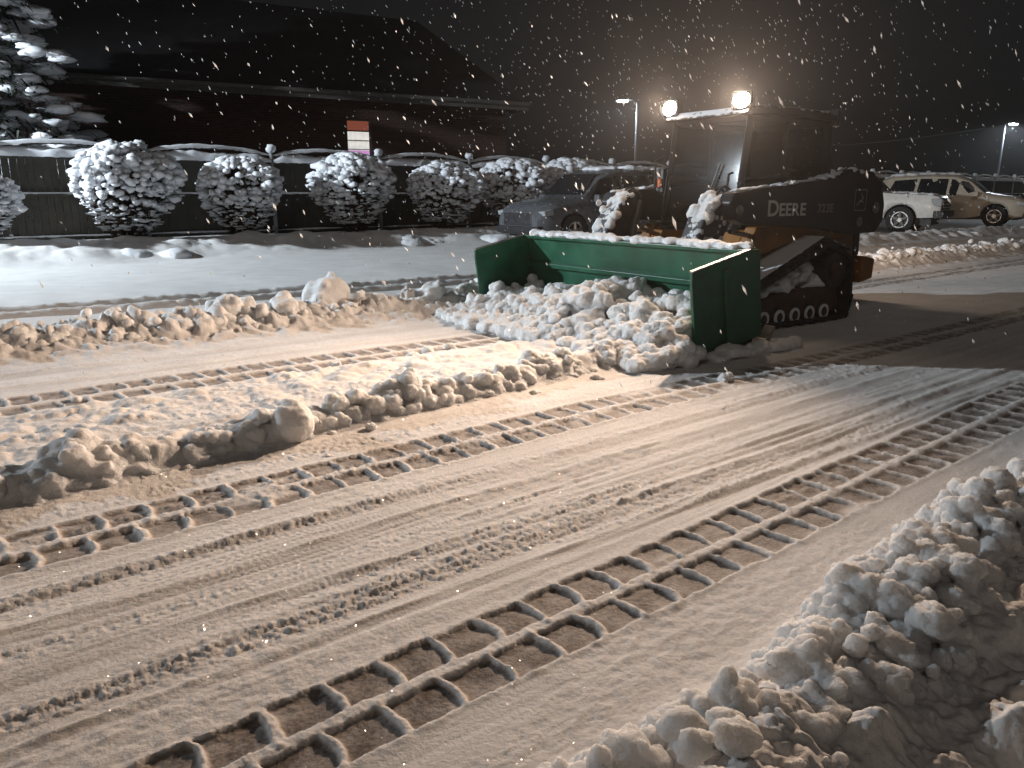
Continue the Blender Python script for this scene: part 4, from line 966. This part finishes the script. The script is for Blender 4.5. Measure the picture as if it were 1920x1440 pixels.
# ------------------------------------------------------------------ parked vehicles
def vehicle(name, L, W, st, wheels, wr, paint, label, snow=0.05, grille_h=(0.45, 0.9), pickup=False):
    """st: stations (x, z_sill, z_belt, z_top, half_belt, half_top); +x is forward, x=0 at the middle"""
    root = empty(name); tag(root, label, 'car' if not pickup else 'pickup truck')
    X = sorted(set([q[0] for q in st] + [wx + wr*1.16*math.cos(g) for wx in wheels for g in np.linspace(0, PI, 13)]))
    A = np.array(st); A = A[np.argsort(A[:, 0])]
    def at(x, k): return float(np.interp(x, A[:, 0], A[:, k]))
    vs = []; fs = []; n = 13
    for x in X:
        zs, zb, zt, hb, ht = (at(x, k) for k in range(1, 6)); cut = zs
        for wx in wheels:
            d = wr*1.16
            if abs(x-wx) <= d+1e-6: cut = max(cut, wr + math.sqrt(max(d*d-(x-wx)**2, 0)))
        cut = min(cut, zb-0.06)
        half = [(hb*0.95, cut), (hb*1.0, cut+(zb-cut)*0.25), (hb*1.01, cut+(zb-cut)*0.65), (hb*0.985, zb), (ht+(hb*0.96-ht)*0.15, zt-(zt-zb)*0.12), (ht*0.82, zt)]
        ring = [(y, z) for y, z in half] + [(0, zt+0.012)] + [(-y, z) for y, z in half[::-1]]
        vs += [(x, y, z) for y, z in ring]
    for i in range(len(X)-1):
        for j in range(n-1): fs.append((i*n+j, i*n+j+1, (i+1)*n+j+1, (i+1)*n+j))
    fs += [tuple(range(n)), tuple(range((len(X)-1)*n+n-1, (len(X)-1)*n-1, -1))]
    body = MB().add(vs, fs).build('body', paint, root, True)
    body.data.polygons[-1].use_smooth = False; body.data.polygons[-2].use_smooth = False
    es = body.modifiers.new('e', 'EDGE_SPLIT'); es.split_angle = R(38)
    MB().box(-L/2+0.25, L/2-0.25, -W/2+0.30, W/2-0.30, 0.24, 0.62).build('underbody', M['dark_plastic'], root)
    return root, at
def add_wheels(root, wheels, wr, W, rimm):
    for wx in wheels:
        for sg in (1, -1):
            yo = sg*W/2; yi = sg*(W/2-0.24)
            w_ = MB().ring_y(wx, wr, wr, wr*0.62, *sorted((yi, yo)), 32).build('wheel', M['tyre'], root, True, 0.02)
            rm = MB().ring_y(wx, wr, wr*0.63, wr*0.54, *sorted((yo-sg*0.05, yo-sg*0.02)), 28)
            for k in range(5):
                g = 2*PI*k/5 + 0.3; c, d = math.cos(g), math.sin(g)
                rm.tube([(wx+0.06*c, yo-sg*0.03, wr+0.06*d), (wx+wr*0.58*c, yo-sg*0.035, wr+wr*0.58*d)], [0.05, 0.035], 6)
            rm.cyl_y(wx, wr, 0.075, *sorted((yo-sg*0.06, yo-sg*0.015)), 16).build('rim', rimm, w_)
            MB().cyl_y(wx, wr, wr*0.6, *sorted((yo-sg*0.16, yo-sg*0.10)), 24).build('brake_disc', M['dark_plastic'], w_)
def side_glass(root, pts, at, name='side_window', m=None):
    for sg in (1, -1):
        vs = []
        for (x, z) in pts:
            zb, zt, hb, ht = at(x, 2), at(x, 3), at(x, 4), at(x, 5); t = min(max((z-zb)/max(zt-0.12*(zt-zb)-zb, 0.05), 0), 1)
            y = hb*0.985 + (ht+(hb*0.96-ht)*0.15 - hb*0.985)*t + 0.008; vs.append((x, sg*y, z))
        k = len(vs); f = tuple(range(k)) if sg < 0 else tuple(range(k))[::-1]
        MB().add(vs, [f]).build(name, m or M['car_glass'], root)
def mirrors(root, x, z, y, m):
    for sg in (1, -1): MB().box(x-0.06, x+0.10, *sorted((sg*y, sg*(y+0.18))), z-0.08, z+0.09).build('mirror', m, root, bevel=0.03)
# SUV profile helper values: x, sill, belt, top, half_belt, half_top
def suv(paint, label, name='parked_suv', snowy=False):
    L, W = 4.75, 1.88
    st = [(-2.37, 0.45, 0.95, 1.10, 0.82, 0.70), (-2.30, 0.34, 1.02, 1.62, 0.90, 0.66), (-1.95, 0.30, 1.06, 1.76, 0.93, 0.68), (-0.6, 0.28, 1.04, 1.80, 0.94, 0.70), (0.10, 0.28, 1.02, 1.77, 0.94, 0.69),
          (0.55, 0.28, 1.01, 1.60, 0.94, 0.68), (1.02, 0.28, 1.00, 1.17, 0.94, 0.74), (1.30, 0.28, 0.98, 1.10, 0.93, 0.76), (1.95, 0.30, 0.90, 1.02, 0.90, 0.72), (2.22, 0.34, 0.82, 0.92, 0.84, 0.64), (2.37, 0.42, 0.68, 0.76, 0.70, 0.55)]
    wh = (1.42, -1.40); wr = 0.365
    root, at = vehicle(name, L, W, st, wh, wr, paint, label)
    add_wheels(root, wh, wr, W, M['rim'])
    gm = M['far_snow'] if snowy else None
    side_glass(root, [(0.98, 1.06), (0.50, 1.52), (-0.02, 1.62), (-0.06, 1.06)], at, m=gm); side_glass(root, [(-0.14, 1.07), (-0.12, 1.63), (-1.02, 1.64), (-1.10, 1.09)], at, m=gm); side_glass(root, [(-1.20, 1.10), (-1.12, 1.63), (-1.86, 1.58), (-2.05, 1.12)], at, m=gm)
    MB().add([(1.045, -0.70, 1.19), (1.045, 0.70, 1.19), (0.50, 0.58, 1.665), (0.50, -0.58, 1.665)], [(0, 1, 2, 3)]).build('windshield', M['car_glass'], root)
    for sg in (1, -1):
        MB().prism_y([(1.98, 0.74), (2.27, 0.72), (2.30, 0.82), (2.05, 0.88)], *sorted((sg*0.60, sg*0.885))).build('headlight', M['headlamp'], root, bevel=0.02)
        MB().box(-2.36, -2.24, *sorted((sg*0.66, sg*0.89)), 0.90, 1.20).build('tail_light', M['amber'], root, bevel=0.02)
    MB().box(2.24, 2.385, -0.52, 0.52, 0.50, 0.78).build('grille', M['dark_plastic'], root, bevel=0.02)
    MB().prism_y([(2.2, 0.28), (2.40, 0.34), (2.42, 0.48), (2.2, 0.52)], -0.80, 0.80).build('bumper', M['dark_plastic'], root, bevel=0.03)
    mirrors(root, 0.78, 1.10, 0.92, paint)
    return root, at
def roof_snow(root, x0, x1, y, zf, n, r, name='roof_snow'):
    C = []; S = []
    for k in range(n):
        x = RNG.uniform(x0, x1); q = RNG.uniform(r[0], r[1]); C.append((x, RNG.uniform(-y, y), zf(x))); S.append((q*2, q*2, q*0.8))
    fused(name, np.array(C), np.array(S), 0.035, M['far_snow'], root, 0.02, 5)
def put(root, wheel_xy, wx, W, heading, side):
    """stand the vehicle so that its front wheel on the given side is at wheel_xy"""
    yaw = math.atan2(heading[1], heading[0]); root.rotation_euler = (0, 0, yaw); f = Vector((math.cos(yaw), math.sin(yaw), 0)); l = Vector((-math.sin(yaw), math.cos(yaw), 0))
    p = Vector((*wheel_xy, 0)) - f*wx - l*side*W/2; root.location = (p.x, p.y, 0.09)
r1, at1 = suv(M['grey_car'], 'dark grey SUV parked behind the far arm of the loader')
put(r1, (1.45, 17.9), 1.42, 1.88, (-0.80, -0.60), 1)
roof_snow(r1, -2.2, 0.1, 0.62, lambda x: at1(x, 3)+0.01, 70, (0.05, 0.09))
r2, at2 = suv(M['silver_car'], 'beige SUV parked at the right edge beyond the white pickup', snowy=False)
r2.scale = (1.08, 1.08, 1.08); put(r2, (17.9, 29.4), 1.53, 2.03, (0.80, -0.60), -1)
roof_snow(r2, -2.2, 0.1, 0.62, lambda x: at2(x, 3)+0.01, 70, (0.05, 0.09))
# pickup
L, W = 5.8, 2.03
st = [(-2.9, 0.55, 0.95, 1.18, 0.92, 0.90), (-2.85, 0.50, 1.00, 1.22, 0.99, 0.96), (-0.95, 0.48, 1.02, 1.22, 1.0, 0.96), (-0.90, 0.48, 1.06, 1.86, 1.0, 0.72), (0.05, 0.46, 1.06, 1.93, 1.0, 0.74), (0.60, 0.46, 1.06, 1.84, 1.0, 0.72),
      (1.10, 0.46, 1.06, 1.28, 1.0, 0.84), (1.40, 0.46, 1.05, 1.24, 1.0, 0.86), (2.55, 0.48, 1.02, 1.18, 0.98, 0.86), (2.80, 0.50, 0.98, 1.14, 0.95, 0.84), (2.9, 0.55, 0.90, 1.04, 0.88, 0.80)]
wh = (1.80, -1.85); wr = 0.41
r3, at3 = vehicle('parked_pickup', L, W, st, wh, wr, M['white_car'], 'white pickup truck with dark grille parked behind the rear of the loader', pickup=True)
add_wheels(r3, wh, wr, W, M['rim'])
side_glass(r3, [(0.98, 1.12), (0.62, 1.66), (0.08, 1.74), (0.05, 1.12)], at3); side_glass(r3, [(-0.03, 1.12), (0.0, 1.74), (-0.75, 1.70), (-0.82, 1.12)], at3)
MB().add([(1.13, -0.80, 1.30), (1.13, 0.80, 1.30), (0.64, 0.64, 1.80), (0.64, -0.64, 1.80)], [(0, 1, 2, 3)]).build('windshield', M['car_glass'], r3)
MB().box(2.78, 2.935, -0.66, 0.66, 0.72, 1.08).build('grille', M['dark_plastic'], r3, bevel=0.02)
bars = MB()
for k in range(3): bars.box(2.93, 2.95, -0.62, 0.62, 0.78+0.10*k, 0.80+0.10*k)
bars.build('grille_bar', M['rim'], r3)
for sg in (1, -1): MB().box(2.62, 2.93, *sorted((sg*0.665, sg*0.965)), 0.82, 1.06).build('headlight', M['headlamp'], r3, bevel=0.03)
MB().prism_y([(2.72, 0.44), (3.02, 0.48), (3.04, 0.68), (2.72, 0.70)], -0.98, 0.98).build('bumper', M['dark_plastic'], r3, bevel=0.03)
mirrors(r3, 0.86, 1.18, 1.0, M['dark_plastic'])
roof_snow(r3, 1.35, 2.6, 0.72, lambda x: at3(x, 3)+0.005, 50, (0.03, 0.055), 'hood_snow')
put(r3, (12.15, 24.8), 1.80, 2.03, (0.80, -0.60), -1)

# ------------------------------------------------------------------ overhead wire by the right-hand lamp
tag(MB().tube([tuple(Vector((37, 61, 6.3)).lerp(Vector((20, 66, 4.9)), t) - Vector((0, 0, 0.4*math.sin(PI*t)))) for t in np.linspace(0, 1, 16)], 0.02, 5).build('overhead_wire', M['dark_plastic']),
    'thin overhead wire sagging away from the right-hand street lamp', 'wire')

# ------------------------------------------------------------------ falling snow
n = 5500
P = np.stack([np.clip(RNG.normal(2.2, 4.2, n), -10, 15), RNG.uniform(3.2, 20, n), RNG.uniform(0.15, 7.5, n)], 1)
V0 = np.array([(1, 0, 0), (-1, 0, 0), (0, 1, 0), (0, -1, 0), (0, 0, 1), (0, 0, -1)], float); F0 = np.array([(0,2,4),(2,1,4),(1,3,4),(3,0,4),(2,0,5),(1,2,5),(3,1,5),(0,3,5)])
a_ = RNG.uniform(0.003, 0.007, n); el = RNG.uniform(2.2, 5.0, n)
W_ = V0[None]*np.stack([a_, a_*RNG.uniform(.5, 1, n), a_*el], 1)[:, None, :]*RNG.uniform(0.7, 1.3, (n, 6, 1))
ti = R(28) + RNG.normal(0, 0.18, n); c, s_ = np.cos(ti)[:, None], np.sin(ti)[:, None]
W_ = np.stack([W_[..., 0]*c - W_[..., 2]*s_, W_[..., 1], W_[..., 0]*s_ + W_[..., 2]*c], -1) + P[:, None]
m, nn_, ll, p = nodes_mat('falling_flake'); p.inputs['Base Color'].default_value = (0.9, 0.9, 0.9, 1); p.inputs['Roughness'].default_value = 0.6
tl = nn_.new('ShaderNodeBsdfTranslucent'); tl.inputs[0].default_value = (0.92, 0.92, 0.92, 1); ms = nn_.new('ShaderNodeMixShader'); ms.inputs[0].default_value = 0.6
ll.new(p.outputs[0], ms.inputs[1]); ll.new(tl.outputs[0], ms.inputs[2]); ll.new(ms.outputs[0], nn_['Material Output'].inputs['Surface'])
o = link('falling_snow', np_mesh('falling_snow', W_.reshape(-1, 3), (F0[None] + 6*np.arange(n)[:, None, None]).reshape(-1, 3)), m)
tag(o, 'snowflakes falling through the lamp light in front of the loader', 'snow', kind='stuff')

# ------------------------------------------------------------------ snowy air
hz = MB().box(-60, 110, -8, 110, -1.2, 14.0).build('haze', None)
hm = bpy.data.materials.new('snowy_air'); hm.use_nodes = True; hn, hl = hm.node_tree.nodes, hm.node_tree.links
hn.remove(hn['Principled BSDF']); pv = hn.new('ShaderNodeVolumePrincipled'); pv.inputs['Color'].default_value = (0.9, 0.9, 0.92, 1); pv.inputs['Density'].default_value = 0.0005; pv.inputs['Anisotropy'].default_value = 0.82
hl.new(pv.outputs[0], hn['Material Output'].inputs['Volume']); hz.data.materials.append(hm)
tag(hz, 'thin pale snowy night air', 'haze', kind='stuff')
